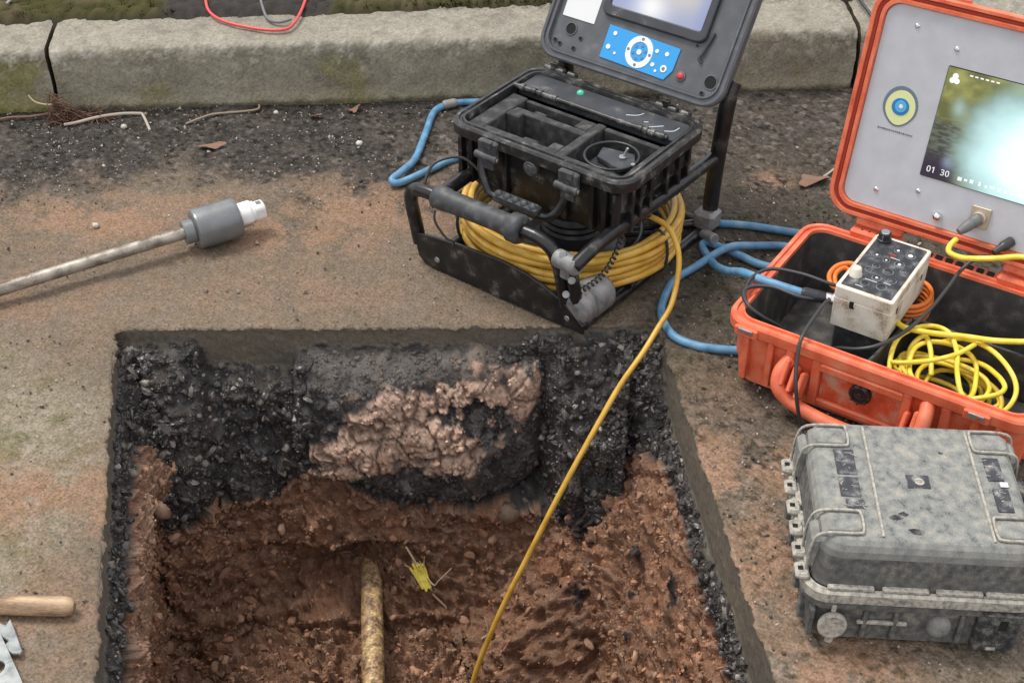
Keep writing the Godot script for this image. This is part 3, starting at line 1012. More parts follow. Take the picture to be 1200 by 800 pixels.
# a broken slab of tarmac with a cracked crust of pale clay, jutting from the back wall
func build_slab(root: Node) -> void:
	var nx := 190
	var ny := 150
	var key := [Vector2(-1.462, -0.030), Vector2(-1.43, -0.036), Vector2(-1.398, -0.052), Vector2(-1.376, -0.085), Vector2(-1.361, -0.125), Vector2(-1.347, -0.165), Vector2(-1.339, -0.198), Vector2(-1.344, -0.222), Vector2(-1.366, -0.236), Vector2(-1.40, -0.24), Vector2(-1.46, -0.235)]
	var prof := []
	var p3 := []
	for q in key: p3.append(Vector3(q.x, q.y, 0))
	var sp := spline(p3, 24)
	var total := 0.0
	for i in sp.size() - 1: total += (sp[i + 1] as Vector3).distance_to(sp[i])
	var acc := 0.0
	var j := 0
	for i in ny:
		var want := total * i / (ny - 1)
		while j < sp.size() - 2 and acc + (sp[j + 1] as Vector3).distance_to(sp[j]) < want:
			acc += (sp[j + 1] as Vector3).distance_to(sp[j])
			j += 1
		var l := (sp[j + 1] as Vector3).distance_to(sp[j])
		prof.append((sp[j] as Vector3).lerp(sp[j + 1], clampf((want - acc) / maxf(l, 1e-6), 0, 1)))
	var pl := ns(CEL, 24.0, 1, 141, CV)
	var pk := ns(CEL, 24.0, 1, 141, CD2)
	var pl2 := ns(CEL, 60.0, 1, 142, CV)
	var pk2 := ns(CEL, 60.0, 1, 142, CD2)
	var lo := ns(SIM, 8.0, 3, 143)
	var md := ns(SIM, 30.0, 4, 144)
	var ti := ns(SIM, 140.0, 3, 145)
	var h_patch := 0.0
	var g := Geo.new()
	g.v.resize(nx * ny)
	g.n.resize(nx * ny)
	g.c.resize(nx * ny)
	for b in ny:
		for a in nx:
			var u := a / float(nx - 1)
			var x := lerpf(-0.292, 0.075, u)
			var q: Vector3 = prof[b]
			var nl := lo.get_noise_2d(x, q.y)
			# how far it stands out, less towards the right; the left end is a clean break
			var out := sm(0.0, 0.022, x + 0.292 + 0.004 * nl) * lerpf(0.9, 0.62, sm(-0.06, 0.03, x)) * (1.0 - sm(0.02, 0.075, x))
			var low := lerpf(0.86, 1.06, sm(-0.29, -0.1, x)) - 0.12 * sm(-0.02, 0.06, x)
			var z := lerpf(-1.47, q.x, out)
			h_patch = sm(0.05, 0.02, Vector2(x - 0.02, p_off(q.y)).length() + 0.02 * nl)
			var p := Vector3(x + 0.006 * nl * (1.0 - u), q.y * low + 0.012 * nl, z + 0.012 * nl * out)
			var w := Vector3(p.x + 0.012 * md.get_noise_3dv(p), p.y + 0.012 * md.get_noise_3d(p.x + 3.0, p.y, p.z), p.z * 0.5)
			var nm := md.get_noise_3dv(p)
			var nt := ti.get_noise_3dv(p)
			var c1 := sm(0.10, 0.02, pk.get_noise_3dv(w) + 1.0)
			var c2 := sm(0.12, 0.03, pk2.get_noise_3dv(w) + 1.0)
			var top := sm(-0.09, -0.055, p.y + 0.02 * nl)
			var v := (p.y + 0.132 - 0.22 * (x + 0.125)) / 0.062
			var h := (x + 0.115) / 0.18
			var crust := 1.05 - v * v * 0.8 - h * h * 0.85 + 0.9 * nm + 0.55 * nl
			var hole := sm(0.035, 0.012, Vector2((x + 0.05) * 0.8, (p.y + 0.118 + 0.5 * (x + 0.05)) * 1.0).length() + 0.035 * nm + 0.012 * nt)
			crust = sm(0.15, 0.55, maxf(crust, h_patch * (0.6 + nm)) - hole * 1.6)
			var grain := 0.004 * pl.get_noise_3dv(w) + 0.0022 * pl2.get_noise_3dv(w) + 0.005 * nm + 0.0012 * nt
			grain -= (0.007 * c1 + 0.0035 * c2) * lerpf(0.45, 1.0, crust)
			grain += 0.004 * crust - 0.014 * hole
			grain *= lerpf(1.0, 0.5, top)
			var dir := Vector3(0, 0.35, 1).normalized() if b > ny * 0.22 else Vector3(0, 0.9, 0.45)
			if b > ny * 0.8: dir = Vector3(0, -0.8, 0.5)
			g.v[b * nx + a] = p + dir * grain * (0.25 + 0.75 * out)
			var tar := 0.05 + 0.022 * pl2.get_noise_3dv(w) + 0.03 * nt
			if pl2.get_noise_3dv(w) > 0.7: tar += 0.05
			var col := Color(tar * 1.02, tar * 0.93, tar * 0.86)
			col = col.lerp(Color(0.105, 0.09, 0.078) * (1.0 + 0.5 * nt), top * 0.7)
			col = col.lerp(Color(0.2, 0.14, 0.1), sm(0.1, 0.5, nl + 0.6 * nm) * 0.45)
			var pink := Color(0.54, 0.375, 0.28).lerp(Color(0.43, 0.28, 0.2), clampf(0.5 + 0.9 * nm + 0.4 * pl.get_noise_3dv(w), 0, 1)) * (1.0 + 0.3 * nt)
			col = col.lerp(pink, crust)
			col = col.lerp(Color(0.11, 0.075, 0.055), crust * maxf(c1, 0.6 * c2) * 0.75)
			g.c[b * nx + a] = Color(maxf(col.r, 0.005), maxf(col.g, 0.005), maxf(col.b, 0.005))
	for b in ny:
		for a in nx:
			var e := g.v[b * nx + mini(a + 1, nx - 1)] - g.v[b * nx + maxi(a - 1, 0)]
			var f := g.v[mini(b + 1, ny - 1) * nx + a] - g.v[maxi(b - 1, 0) * nx + a]
			var n := f.cross(e).normalized()
			g.n[b * nx + a] = n
	if g.n[int(ny * 0.5) * nx + nx / 2].z < 0.0:
		for k in g.n.size(): g.n[k] = -g.n[k]
	for b in ny - 1:
		for a in nx - 1:
			g.quad(b * nx + a, b * nx + a + 1, (b + 1) * nx + a + 1, (b + 1) * nx + a)
	put("tarmac_slab", g, M.tarmac_dull, root)
	var lump := crumb(23)
	var xs := []
	var cs := []
	for k in 5200:
		var w := rng.randi_range(nx * 14, nx * (ny - 16))
		var col := g.c[w]
		if w % nx < 4 or w % nx > nx * 0.9: continue
		if col.r > 0.16 and rng.randf() < 0.72: continue
		var s := minf(0.0055, 0.0011 * pow(maxf(rng.randf(), 1e-4), -0.42))
		var bs := Basis.from_euler(Vector3(rng.randf() * TAU, rng.randf() * TAU, rng.randf() * TAU)) * Basis.from_scale(Vector3(s, s * rng.randf_range(0.6, 1.0), s))
		xs.append(Transform3D(bs, g.v[w]))
		cs.append(col * rng.randf_range(0.75, 1.35))
	scatter("slab_crumbs", lump, xs, cs, M.lump_dull)

# ------------------------------------------------------------------ kerb and verge
func build_kerbs() -> void:
	var yaw := 3.343
	var dir := Vector3(cos(deg_to_rad(yaw)), 0, -sin(deg_to_rad(yaw)))
	var joint := Vector3(-0.754, 0, -2.03)
	var len := 1.3435
	var labels := ["mossy green concrete kerb stone left of the leaf-litter joint", "long grey concrete kerb stone with pale lichen spots behind the black reel unit", "concrete kerb stone mostly hidden behind the open orange lid"]
	for k in 3:
		var o := thing("kerb_stone", labels[k], "kerb stone", joint + dir * len * (k - 1) + Vector3(0, 0.004, 0), yaw, "kerb stones along the road edge")
		kerb_shape(o, k, len - 0.007)

func kerb_shape(o: Node3D, which: int, len: float) -> void:
	var prof := []
	var key := [Vector2(0.0, -0.06), Vector2(0.0, 0.0), Vector2(-0.003, 0.05), Vector2(-0.007, 0.092), Vector2(-0.0095, 0.099), Vector2(-0.014, 0.1035), Vector2(-0.022, 0.106), Vector2(-0.07, 0.1105), Vector2(-0.13, 0.114), Vector2(-0.15, 0.114), Vector2(-0.155, 0.108), Vector2(-0.155, -0.06)]
	for i in key.size() - 1:
		var a: Vector2 = key[i]
		var b: Vector2 = key[i + 1]
		var m := maxi(1, int(ceil(a.distance_to(b) / (0.004 if i < 8 and i > 0 else 0.02))))
		for s in m: prof.append(a.lerp(b, float(s) / m))
	prof.append(key[-1])
	var nx := prof.size()
	var nl := 300
	var big := ns(SIM, 5.0, 4, 61 + which)
	var mid := ns(SIM, 26.0, 4, 66 + which)
	var cel := ns(CEL, 90.0, 1, 71 + which, CD)
	var cev := ns(CEL, 90.0, 1, 71 + which, CV)
	var tiny := ns(SIM, 160.0, 3, 78)
	var g := Geo.new()
	g.v.resize(nx * nl)
	g.n.resize(nx * nl)
	g.c.resize(nx * nl)
	for i in nl:
		var t := float(i) / (nl - 1)
		for j in nx:
			var p := prof[j] as Vector2
			var x := t * len
			var h := p.y
			var e := minf(x, len - x)
			var nb := mid.get_noise_3d(x, h, p.x)
			var na := big.get_noise_3d(x, h, p.x)
			var q := Vector3(x, h, p.x)
			q.z += 0.0022 * nb + 0.003 * na
			q.y += 0.0018 * nb
			var rnd := 0.003 * (1.0 - sm(0.0, 0.012, e))
			if h > 0.09: q.y -= rnd
			q.z -= rnd
			if i == 0 or i == nl - 1: q.x += 0.0018 * nb + 0.0015 * sin(h * 40.0)
			# pitted arris
			var pit := sm(0.35, 0.1, cel.get_noise_3d(x, h, p.x))
			q.z -= 0.0012 * pit
			var k := i * nx + j
			g.v[k] = q
			var col := Color(0.34, 0.312, 0.24).lerp(Color(0.245, 0.224, 0.17), clampf(0.5 + 1.4 * na, 0, 1))
			var top := sm(0.097, 0.106, h)
			col = col.lerp(Color(0.35, 0.32, 0.265), top * 0.7)
			col = col.lerp(Color(0.19, 0.172, 0.142), top * sm(-0.1, 0.45, nb + 0.5 * tiny.get_noise_3d(x, h, p.x)) * 0.8)
			var foot := sm(0.034, 0.01, h + 0.012 * nb)
			col = col.lerp(Color(0.42, 0.38, 0.27), foot * 0.7 * sm(-0.4, 0.2, na + 0.2))
			col = col.lerp(Color(0.1, 0.085, 0.045), sm(0.008, 0.001, h + 0.006 * nb) * 0.8)
			var green := sm(-0.05, 0.4, na + 0.35 * nb + [0.22, -0.2, -0.28][which]) * sm(0.1, 0.07, h)
			col = col.lerp(Color(0.25, 0.235, 0.085), green * [0.75, 0.55, 0.4][which])
			var edge := sm(0.082, 0.094, h + 0.006 * nb) * sm(0.108, 0.1, h)
			col = col.lerp(Color(0.46, 0.43, 0.36), edge * sm(-0.15, 0.35, nb + 0.5 * tiny.get_noise_3d(x, h, p.x)) * 0.75)
			# pale lichen and lime runs under the arris
			var spot := sm(0.62, 0.8, cev.get_noise_3d(x, h, p.x) + 0.25 * tiny.get_noise_3d(x, h, p.x)) * sm(0.3, 0.12, cel.get_noise_3d(x, h, p.x))
			spot *= sm(0.04, 0.085, h + 0.02 * na) * sm(-0.3, 0.1, big.get_noise_3d(x * 1.7 + 7.0, 0, 0) + 0.1)
			col = col.lerp(Color(0.52, 0.49, 0.42), spot * (0.6 - 0.4 * top))
			var run := sm(0.35, 0.6, mid.get_noise_2d(x * 1.6, h * 0.12 + 3.0)) * sm(0.055, 0.09, h + 0.02 * nb) * (1.0 - top)
			col = col.lerp(Color(0.46, 0.43, 0.36), run * 0.4)
			col *= 1.0 + 0.30 * tiny.get_noise_3d(x, h, p.x) + 0.2 * nb
			g.c[k] = col
	for i in nl:
		for j in nx:
			var k := i * nx + j
			var a := g.v[maxi(i - 1, 0) * nx + j]
			var b := g.v[mini(i + 1, nl - 1) * nx + j]
			var d := g.v[i * nx + maxi(j - 1, 0)]
			var e := g.v[i * nx + mini(j + 1, nx - 1)]
			g.n[k] = (b - a).cross(e - d).normalized()
	for i in nl - 1:
		for j in nx - 1:
			g.quad(i * nx + j, (i + 1) * nx + j, (i + 1) * nx + j + 1, i * nx + j + 1)
	for e in 2:
		var i := 0 if e == 0 else nl - 1
		var nn := Vector3.LEFT if e == 0 else Vector3.RIGHT
		g.col = Color(0.12, 0.1, 0.07)
		var mid_v := g.vert(Vector3(0.0 if e == 0 else len, 0.03, -0.08), nn)
		var prev := -1
		for j in nx:
			var k := g.vert(g.v[i * nx + j], nn)
			if prev >= 0: g.tri(mid_v, prev, k)
			prev = k
	put("kerb_body", g, M.kerb, o)

func build_verge() -> void:
	var root := Node3D.new()
	root.name = "verge"
	add_child(root)
	tag(root, "", "", "", "structure")
	var a := ns(SIM, 9.0, 4, 81)
	var b := ns(SIM, 45.0, 3, 82)
	var nx := 420
	var nz := 70
	var st := 0.0062
	var g := Geo.new()
	g.v.resize(nx * nz)
	g.n.resize(nx * nz)
	g.c.resize(nx * nz)
	for j in nz:
		for i in nx:
			var x := -1.3 + i * st
			var t := j * st
			var z := -2.183 - 0.0584 * (x + 0.754) - t + 0.074
			var na := a.get_noise_2d(x, z)
			var nb := b.get_noise_2d(x, z)
			var moss := sm(0.012, 0.034, t + 0.008 * na + 0.005 * nb - 0.015 * sm(-0.35, 0.0, x))
			var y := 0.112 + moss * (0.016 + 0.012 * na + 0.006 * nb)
			if j == 0: y = 0.06
			g.v[j * nx + i] = Vector3(x, y, z)
			var col := Color(0.03, 0.026, 0.02).lerp(Color(0.052, 0.05, 0.02), moss)
			col = col.lerp(Color(0.095, 0.075, 0.048), moss * sm(0.0, 0.4, na + 0.5 * nb) * 0.6)
			var soil := sm(0.1, 0.05, absf(x + 0.45) - 0.06 + 0.05 * na)
			col = col.lerp(Color(0.045, 0.04, 0.037), soil)
			g.c[j * nx + i] = col * (1.0 + 0.5 * nb)
	grid_normals(g, nx, nz, Vector3.UP)
	for j in nz - 1:
		for i in nx - 1:
			var k := j * nx + i
			g.tri(k, k + 1, k + nx + 1)
			g.tri(k, k + nx + 1, k + nx)
	put("mossy_soil", g, M.moss, root)
	var far := Geo.new()
	far.col = Color(0.08, 0.08, 0.035)
	far.face([Vector3(-40, 0.11, -2.5), Vector3(40, 0.11, -2.5), Vector3(40, 0.11, -40), Vector3(-40, 0.11, -40)], Vector3.UP)
	far.face([Vector3(-40, 0.11, -2.5), Vector3(-1.3, 0.11, -2.5), Vector3(-1.3, 0.11, -2.13), Vector3(-40, 0.11, -2.13)], Vector3.UP)
	far.face([Vector3(40, 0.11, -2.5), Vector3(1.298, 0.11, -2.5), Vector3(1.298, 0.11, -2.25), Vector3(40, 0.11, -2.25)], Vector3.UP)
	far.face([Vector3(-40, 0.11, -2.13), Vector3(-1.3, 0.11, -2.13), Vector3(-1.3, -0.1, -2.1), Vector3(-40, -0.1, -2.1)], Vector3.BACK)
	far.face([Vector3(40, 0.11, -2.25), Vector3(1.298, 0.11, -2.25), Vector3(1.298, -0.1, -2.15), Vector3(40, -0.1, -2.15)], Vector3.BACK)
	put("grass_beyond", far, M.moss, root)
	# moss fronds
	var f := Geo.new()
	for k in 3:
		var an := k * TAU / 3
		var o := Vector3(cos(an), 0, sin(an))
		var w := Vector3(-o.z, 0, o.x) * 0.22
		f.face([o * 0.1 - w, o * 0.1 + w, o * 0.75 + Vector3(0, 1, 0)], (o + Vector3.UP).normalized())
	var xs := []
	var cs := []
	for i in 9000:
		var x := rng.randf_range(-1.1, 1.2)
		var t := rng.randf_range(0.0, 0.16)
		var z := -2.108 - 0.0584 * (x + 0.754) - t
		var na := a.get_noise_2d(x, z)
		if t < 0.03 - 0.008 * na: continue
		if absf(x + 0.45) < 0.11 + 0.05 * na: continue
		var s := rng.randf_range(0.003, 0.008)
		xs.append(Transform3D(Basis.from_euler(Vector3(rng.randf_range(-0.5, 0.5), rng.randf() * TAU, rng.randf_range(-0.5, 0.5))) * Basis.from_scale(Vector3(s, s, s)), Vector3(x, 0.122 + 0.01 * na, z)))
		cs.append(Color(0.048, 0.05, 0.016).lerp(Color(0.11, 0.095, 0.045), clampf(rng.randf() * rng.randf() + na, 0, 1)) * rng.randf_range(0.6, 1.2))
	scatter("moss", f.mesh(), xs, cs, M.moss)

# plane facing +z with its y up: turns the helper axes (y up) so that "up" is the panel's outward normal
const FACE := Basis(Vector3(1, 0, 0), Vector3(0, 0, 1), Vector3(0, -1, 0))

func fx(x := 0.0, y := 0.0, z := 0.0) -> Transform3D:
	return Transform3D(FACE, Vector3(x, y, z))

func disc(g: Geo, at: Vector3, n: Vector3, r: float, h: float, bev := 0.0006, seg := 5) -> void:
	rod(g, at, at + n * h, r, bev, seg)

# ------------------------------------------------------------------ black inspection unit on its reel frame
const UNIT_AT := Vector3(0.074, 0.0, -1.634)
const UNIT_YAW := -36.9

func build_reel_unit() -> void:
	var t := thing("pipe_inspection_unit", "scuffed black pipe inspection case, grey lid open over blue keypad, on tubular reel frame", "inspection camera", UNIT_AT, UNIT_YAW)
	var cx := 0.015
	var cz := -0.003
	var g := Geo.new()
	var rr := []
	for q in [[0.116, 0.076, 0.02, 0.103], [0.124, 0.084, 0.022, 0.110], [0.131, 0.09, 0.022, 0.178], [0.139, 0.097, 0.025, 0.183], [0.143, 0.1005, 0.027, 0.186]]:
		rr.append(q + [cx, cz])
	loft(g, rr, Transform3D(), true, false, 5)
	# ribs, latch seats
	for x in [-0.112, -0.094, -0.036, 0.062, 0.104, 0.124, 0.14]:
		box(g, Vector3(x, 0.148, cz + 0.09), Vector3(0.008, 0.066, 0.012), 0.0015)
	for z in [-0.075, -0.05, -0.02, 0.02, 0.045, 0.065]:
		box(g, Vector3(cx + 0.131, 0.148, z), Vector3(0.012, 0.066, 0.007), 0.0015)
		box(g, Vector3(cx - 0.131, 0.148, z), Vector3(0.012, 0.066, 0.007), 0.0015)
	put("case_body", g, M.black, t)
	g = Geo.new()
	rr = []
	for q in [[0.142, 0.0995, 0.027, 0.1855], [0.1455, 0.1035, 0.029, 0.188], [0.146, 0.104, 0.029, 0.2015], [0.1435, 0.1015, 0.028, 0.2045], [0.1395, 0.0975, 0.026, 0.2045], [0.1385, 0.0965, 0.025, 0.202], [0.1355, 0.0935, 0.023, 0.202], [0.1345, 0.0925, 0.022, 0.2045], [0.1315, 0.0895, 0.019, 0.2045], [0.1305, 0.0885, 0.018, 0.2], [0.1295, 0.0875, 0.017, 0.15]]:
		rr.append(q + [cx, cz])
	var rim := Geo.new()
	loft(rim, rr, Transform3D(), false, false, 6)
	put("case_rim", rim, M.rim_worn, t)
	g = Geo.new()
	loft(g, [[0.129, 0.087, 0.017, 0.146, cx, cz], [0.129, 0.087, 0.017, 0.152, cx, cz]])
	put("tray_floor", g, M.foam, t)
	# back plate with scratches, hinge bar and lamp
	g = Geo.new()
	loft(g, [[0.1285, 0.0245, 0.006, 0.19, cx, -0.0655], [0.1285, 0.0245, 0.006, 0.1995, cx, -0.0655], [0.1275, 0.0235, 0.006, 0.2005, cx, -0.0655]])
	var dk := put("deck_plate", g, M.deck, t)
	g = Geo.new()
	for q in [[Vector3(0.055, 0.2008, -0.062), Vector3(0.068, 0.2008, -0.07), Vector3(0.072, 0.2008, -0.08)], [Vector3(0.098, 0.2008, -0.052), Vector3(0.112, 0.2008, -0.066)], [Vector3(0.12, 0.2008, -0.055), Vector3(0.13, 0.2008, -0.062), Vector3(0.132, 0.2008, -0.074)], [Vector3(0.085, 0.2008, -0.06), Vector3(0.09, 0.2008, -0.063)]]:
		tube(g, q, 0.0006, 4, 5)
	put("scratch", g, M.print_white, dk)
	g = Geo.new()
	rod(g, Vector3(-0.118, 0.2035, -0.0375), Vector3(0.136, 0.2035, -0.0375), 0.0036)
	for x in [-0.105, -0.085, -0.075, -0.05, 0.09, 0.098, 0.11, 0.125]:
		rod(g, Vector3(x, 0.2035, -0.0375), Vector3(x + 0.007, 0.2035, -0.0375), 0.0052, 0.0006)
	put("hinge_bar", g, M.rim_worn, t)
	g = Geo.new()
	lathe(g, [[0.0055, 0.0], [0.005, 0.0025], [0.003, 0.0045], [0.0005, 0.0052]], Vector3(-0.03, 0.2003, -0.076), Vector3(-0.03, 1.2, -0.076), 4, true)
	put("green_indicator", g, M.green_lamp, t)
	# foam insert: bars round cut-outs
	g = Geo.new()
	var top := 0.194
	for q in [[-0.114, -0.088, -0.032, 0.083], [0.03, 0.044, -0.032, 0.083], [0.132, 0.1435, -0.032, 0.083], [-0.088, 0.03, 0.062, 0.083], [0.044, 0.132, 0.066, 0.083], [-0.088, 0.03, -0.032, -0.026], [-0.088, 0.03, -0.006, 0.006], [0.008, 0.03, -0.026, -0.006], [0.044, 0.132, -0.032, -0.024], [-0.088, -0.066, 0.006, 0.02], [0.012, 0.03, 0.046, 0.062], [-0.03, -0.006, 0.054, 0.062], [-0.06, -0.04, -0.012, -0.006]]:
		var h: float = top if q[3] - q[2] > 0.013 else top - 0.002
		box(g, Vector3((q[0] + q[1]) / 2, (h + 0.15) / 2, (q[2] + q[3]) / 2), Vector3(q[1] - q[0], h - 0.15, q[3] - q[2]), 0.0015)
	put("foam_insert", g, M.foam, t)
	g = Geo.new()
	var ring := []
	for k in 12: ring.append(Vector3(0.09 + 0.036 * cos(k * TAU / 12), 0.19, 0.025 + 0.036 * sin(k * TAU / 12)))
	tube(g, ring, 0.0022, 3, 6, true)
	lathe(g, [[0.03, 0.151], [0.032, 0.172], [0.029, 0.176], [0.012, 0.177]], Vector3(0.09, 0, 0.025), Vector3(0.09, 1, 0.025), 6)
	put("cable_cup", g, M.black_clean, t)
	g = Geo.new()
	plate(g, [Vector2(0.062, 0.004), Vector2(0.108, -0.004), Vector2(0.124, 0.02), Vector2(0.112, 0.04), Vector2(0.07, 0.03)], 0.178, 0.185, 0.001)
	put("tray_bracket", g, M.deck, t)
	g = Geo.new()
	rod(g, Vector3(0.1, 0.184, 0.014), Vector3(0.104, 0.199, 0.008), 0.002)
	disc(g, Vector3(0.1, 0.185, 0.014), Vector3.UP, 0.005, 0.003)
	put("tray_screw", g, M.metal, t)
	g = Geo.new()
	disc(g, Vector3(0.126, 0.151, 0.03), Vector3.UP, 0.003, 0.042)
	put("tray_screw", g, M.metal, t)
	# latches
	for x in [-0.052, 0.078]:
		g = Geo.new()
		box(g, Vector3(x, 0.186, 0.106), Vector3(0.03, 0.03, 0.009), 0.002)
		rod(g, Vector3(x - 0.018, 0.179, 0.111), Vector3(x + 0.018, 0.179, 0.111), 0.0055)
		box(g, Vector3(x, 0.197, 0.109), Vector3(0.018, 0.012, 0.008), 0.0015)
		box(g, Vector3(x, 0.166, 0.107), Vector3(0.022, 0.014, 0.006), 0.0015)
		var lt := put("latch", g, M.grip, t)
		g = Geo.new()
		disc(g, Vector3(x + 0.018, 0.179, 0.111), Vector3.RIGHT, 0.0032, 0.0012)
		put("pin", g, M.metal, lt)
	g = Geo.new()
	lathe(g, [[0.011, 0.0], [0.011, 0.006], [0.009, 0.008], [0.007, 0.008], [0.0065, 0.0095], [0.003, 0.01]], Vector3(0.012, 0.178, 0.094), Vector3(0.012, 0.178, 1.0), 5)
	put("purge_valve", g, M.grip, t)
	# carrying handle folded down under the front rim
	g = Geo.new()
	tube(g, [Vector3(-0.064, 0.178, 0.1), Vector3(-0.063, 0.16, 0.107), Vector3(-0.05, 0.138, 0.114), Vector3(-0.032, 0.127, 0.117), Vector3(0.04, 0.124, 0.117), Vector3(0.062, 0.134, 0.114), Vector3(0.072, 0.155, 0.107), Vector3(0.074, 0.178, 0.1)], 0.0062, 4, 8)
	var hd := put("carrying_handle", g, M.tube, t)
	g = Geo.new()
	box(g, Vector3(0.004, 0.131, 0.118), Vector3(0.074, 0.014, 0.016), 0.003)
	for k in 5:
		lathe(g, [[0.0055, 0], [0.005, 0.002], [0.001, 0.003]], Vector3(-0.024 + k * 0.014, 0.1375, 0.121), Vector3(-0.024 + k * 0.014, 0.7, 0.7), 3, true)
	put("hand_grip", g, M.grip, hd)

	# lid
	var lid_g := Geo.new()
	rr = []
	for q in [[0.126, 0.086, 0.03, -0.05], [0.138, 0.096, 0.032, -0.04], [0.1455, 0.1025, 0.03, -0.01], [0.15, 0.107, 0.03, -0.008], [0.151, 0.108, 0.03, 0.002], [0.1485, 0.1055, 0.028, 0.0045], [0.1455, 0.1025, 0.027, 0.0045], [0.1445, 0.1015, 0.026, 0.002], [0.1415, 0.0985, 0.024, 0.002], [0.1405, 0.0975, 0.023, 0.0045], [0.138, 0.095, 0.021, 0.0045], [0.137, 0.094, 0.02, -0.004]]:
		rr.append(q + [0.0, -0.122])
	loft(lid_g, rr, fx(), true, false, 6)
	var lid := put("lid", lid_g, M.lid_grey, t)
	lid.position = Vector3(cx, 0.205, -0.107)
	lid.rotation_degrees.x = -33.0
	g = Geo.new()
	loft(g, [[0.1372, 0.0942, 0.02, -0.007, 0, -0.122], [0.1372, 0.0942, 0.02, -0.0015, 0, -0.122]], fx(), true, true, 6)
	put("inner_panel", g, M.lid_grey, lid)
	# raised bezel with recessed screen
	g = Geo.new()
	loft(g, [[0.084, 0.06, 0.012, -0.0015, 0.015, -0.153], [0.083, 0.059, 0.012, 0.004, 0.015, -0.153], [0.0815, 0.0575, 0.011, 0.005, 0.015, -0.153], [0.0735, 0.05, 0.004, 0.005, 0.015, -0.157], [0.0715, 0.048, 0.003, 0.002, 0.015, -0.157]], fx(), true, false)
	put("screen_bezel", g, M.deck, lid)
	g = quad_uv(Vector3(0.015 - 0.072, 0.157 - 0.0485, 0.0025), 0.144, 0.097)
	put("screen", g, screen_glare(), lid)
	g = Geo.new()
	plate(g, [Vector2(-0.05, -0.083), Vector2(0.067, -0.079), Vector2(0.066, -0.048), Vector2(0.057, -0.033), Vector2(-0.05, -0.036)], -0.0015, 0.0002, 0.0004, fx())
	var kp := put("keypad", g, M.keypad, lid)
	g = Geo.new()
	loft(g, [[0.021, 0.0225, 0.022, 0.0, 0.008, -0.0585], [0.0205, 0.022, 0.022, 0.0011, 0.008, -0.0585], [0.0135, 0.0145, 0.014, 0.0011, 0.008, -0.0585], [0.013, 0.014, 0.014, 0.0003, 0.008, -0.0585]], fx(), false, false, 6)
	for q in [[-0.037, 0.073, 0.003], [-0.041, 0.053, 0.0035], [-0.028, 0.047, 0.002], [0.034, 0.067, 0.0028], [0.05, 0.067, 0.003], [0.034, 0.048, 0.003], [0.041, 0.041, 0.002], [0.052, 0.047, 0.005], [0.008, 0.0585, 0.0038]]:
		var g3 := Geo.new()
		disc(g3, Vector3(q[0], q[1], 0.0), Vector3.BACK, q[2], 0.0012, 0.0003, 4)
		put("pale_button", g3, M.print_white, kp)
	put("button_ring", g, M.print_white, kp)
	for k in 4:
		g = Geo.new()
		var an := k * PI / 2
		disc(g, Vector3(0.008 + 0.0172 * cos(an), 0.0585 + 0.0182 * sin(an), 0.0009), Vector3.BACK, 0.0023, 0.0006, 0.0002, 4)
		put("key_mark", g, M.slate, kp)
	for k in 6:
		g = Geo.new()
		var an := k * TAU / 6 + 0.3
		disc(g, Vector3(0.008 + 0.0095 * cos(an), 0.0585 + 0.0098 * sin(an), 0.0002), Vector3.BACK, 0.0021, 0.0008, 0.0002, 4)
		put("key_mark", g, M.slate, kp)
	g = Geo.new()
	disc(g, Vector3(0.052, 0.047, 0.001), Vector3.BACK, 0.0026, 0.0006, 0.0002, 4)
	put("key_mark", g, M.slate, kp)
	g = Geo.new()
	loft(g, [[0.027, 0.03, 0.001, -0.0015, -0.102, -0.106], [0.0268, 0.0298, 0.001, -0.0005, -0.102, -0.106]], fx())
	put("white_label", g, M.label_white, lid)
	g = Geo.new()
	lathe(g, [[0.0075, 0], [0.0072, 0.002], [0.005, 0.0025]], Vector3(0.08, 0.045, -0.0015), Vector3(0.08, 0.045, 1), 4)
	put("red_button_surround", g, M.lid_grey, lid)
	g = Geo.new()
	lathe(g, [[0.005, 0.0], [0.0048, 0.0035], [0.002, 0.0045]], Vector3(0.08, 0.045, -0.001), Vector3(0.08, 0.045, 1), 4, true)
	put("red_button", g, M.red_button, lid)
	for q in [[0.125, 0.049, 0.0088], [-0.108, 0.061, 0.008], [-0.088, 0.052, 0.0028], [-0.094, 0.036, 0.003], [0.104, 0.1, 0.0016], [0.118, 0.032, 0.003], [0.131, 0.029, 0.003], [-0.127, 0.04, 0.003], [-0.118, 0.037, 0.003], [0.088, 0.09, 0.0016]]:
		g = Geo.new()
		lathe(g, [[q[2] * 1.25, -0.0015], [q[2] * 1.2, -0.0002], [q[2], 0.0], [q[2] * 0.96, -0.0012]], Vector3(q[0], q[1], 0), Vector3(q[0], q[1], 1), 5)
		var hs := put("socket", g, M.lid_grey, lid)
		g = Geo.new()
		disc(g, Vector3(q[0], q[1], -0.0016), Vector3.BACK, q[2] * 0.97, 0.0008, 0.0001, 5)
		put("hollow", g, M.dark_hole, hs)
	g = Geo.new()
	tube(g, [Vector3(0.107, 0.112, 0.001), Vector3(0.101, 0.084, 0.002), Vector3(0.098, 0.074, 0.002), Vector3(0.103, 0.07, 0.001)], 0.002, 4, 6)
	put("spring_clip", g, M.deck, lid)
	# hinges between lid and body
	for x in [-0.088, 0.1]:
		g = Geo.new()
		for k in 3:
			rod(g, Vector3(x - 0.028 + k * 0.02, 0.2, -0.112), Vector3(x - 0.028 + k * 0.02 + 0.013, 0.2, -0.112), 0.0068, 0.001)
		box(g, Vector3(x, 0.196, -0.106), Vector3(0.05, 0.006, 0.012), 0.001)
		box(g, Vector3(x - 0.012, 0.206, -0.111), Vector3(0.012, 0.014, 0.005), 0.001)
		put("hinge", g, M.rim_worn, t)

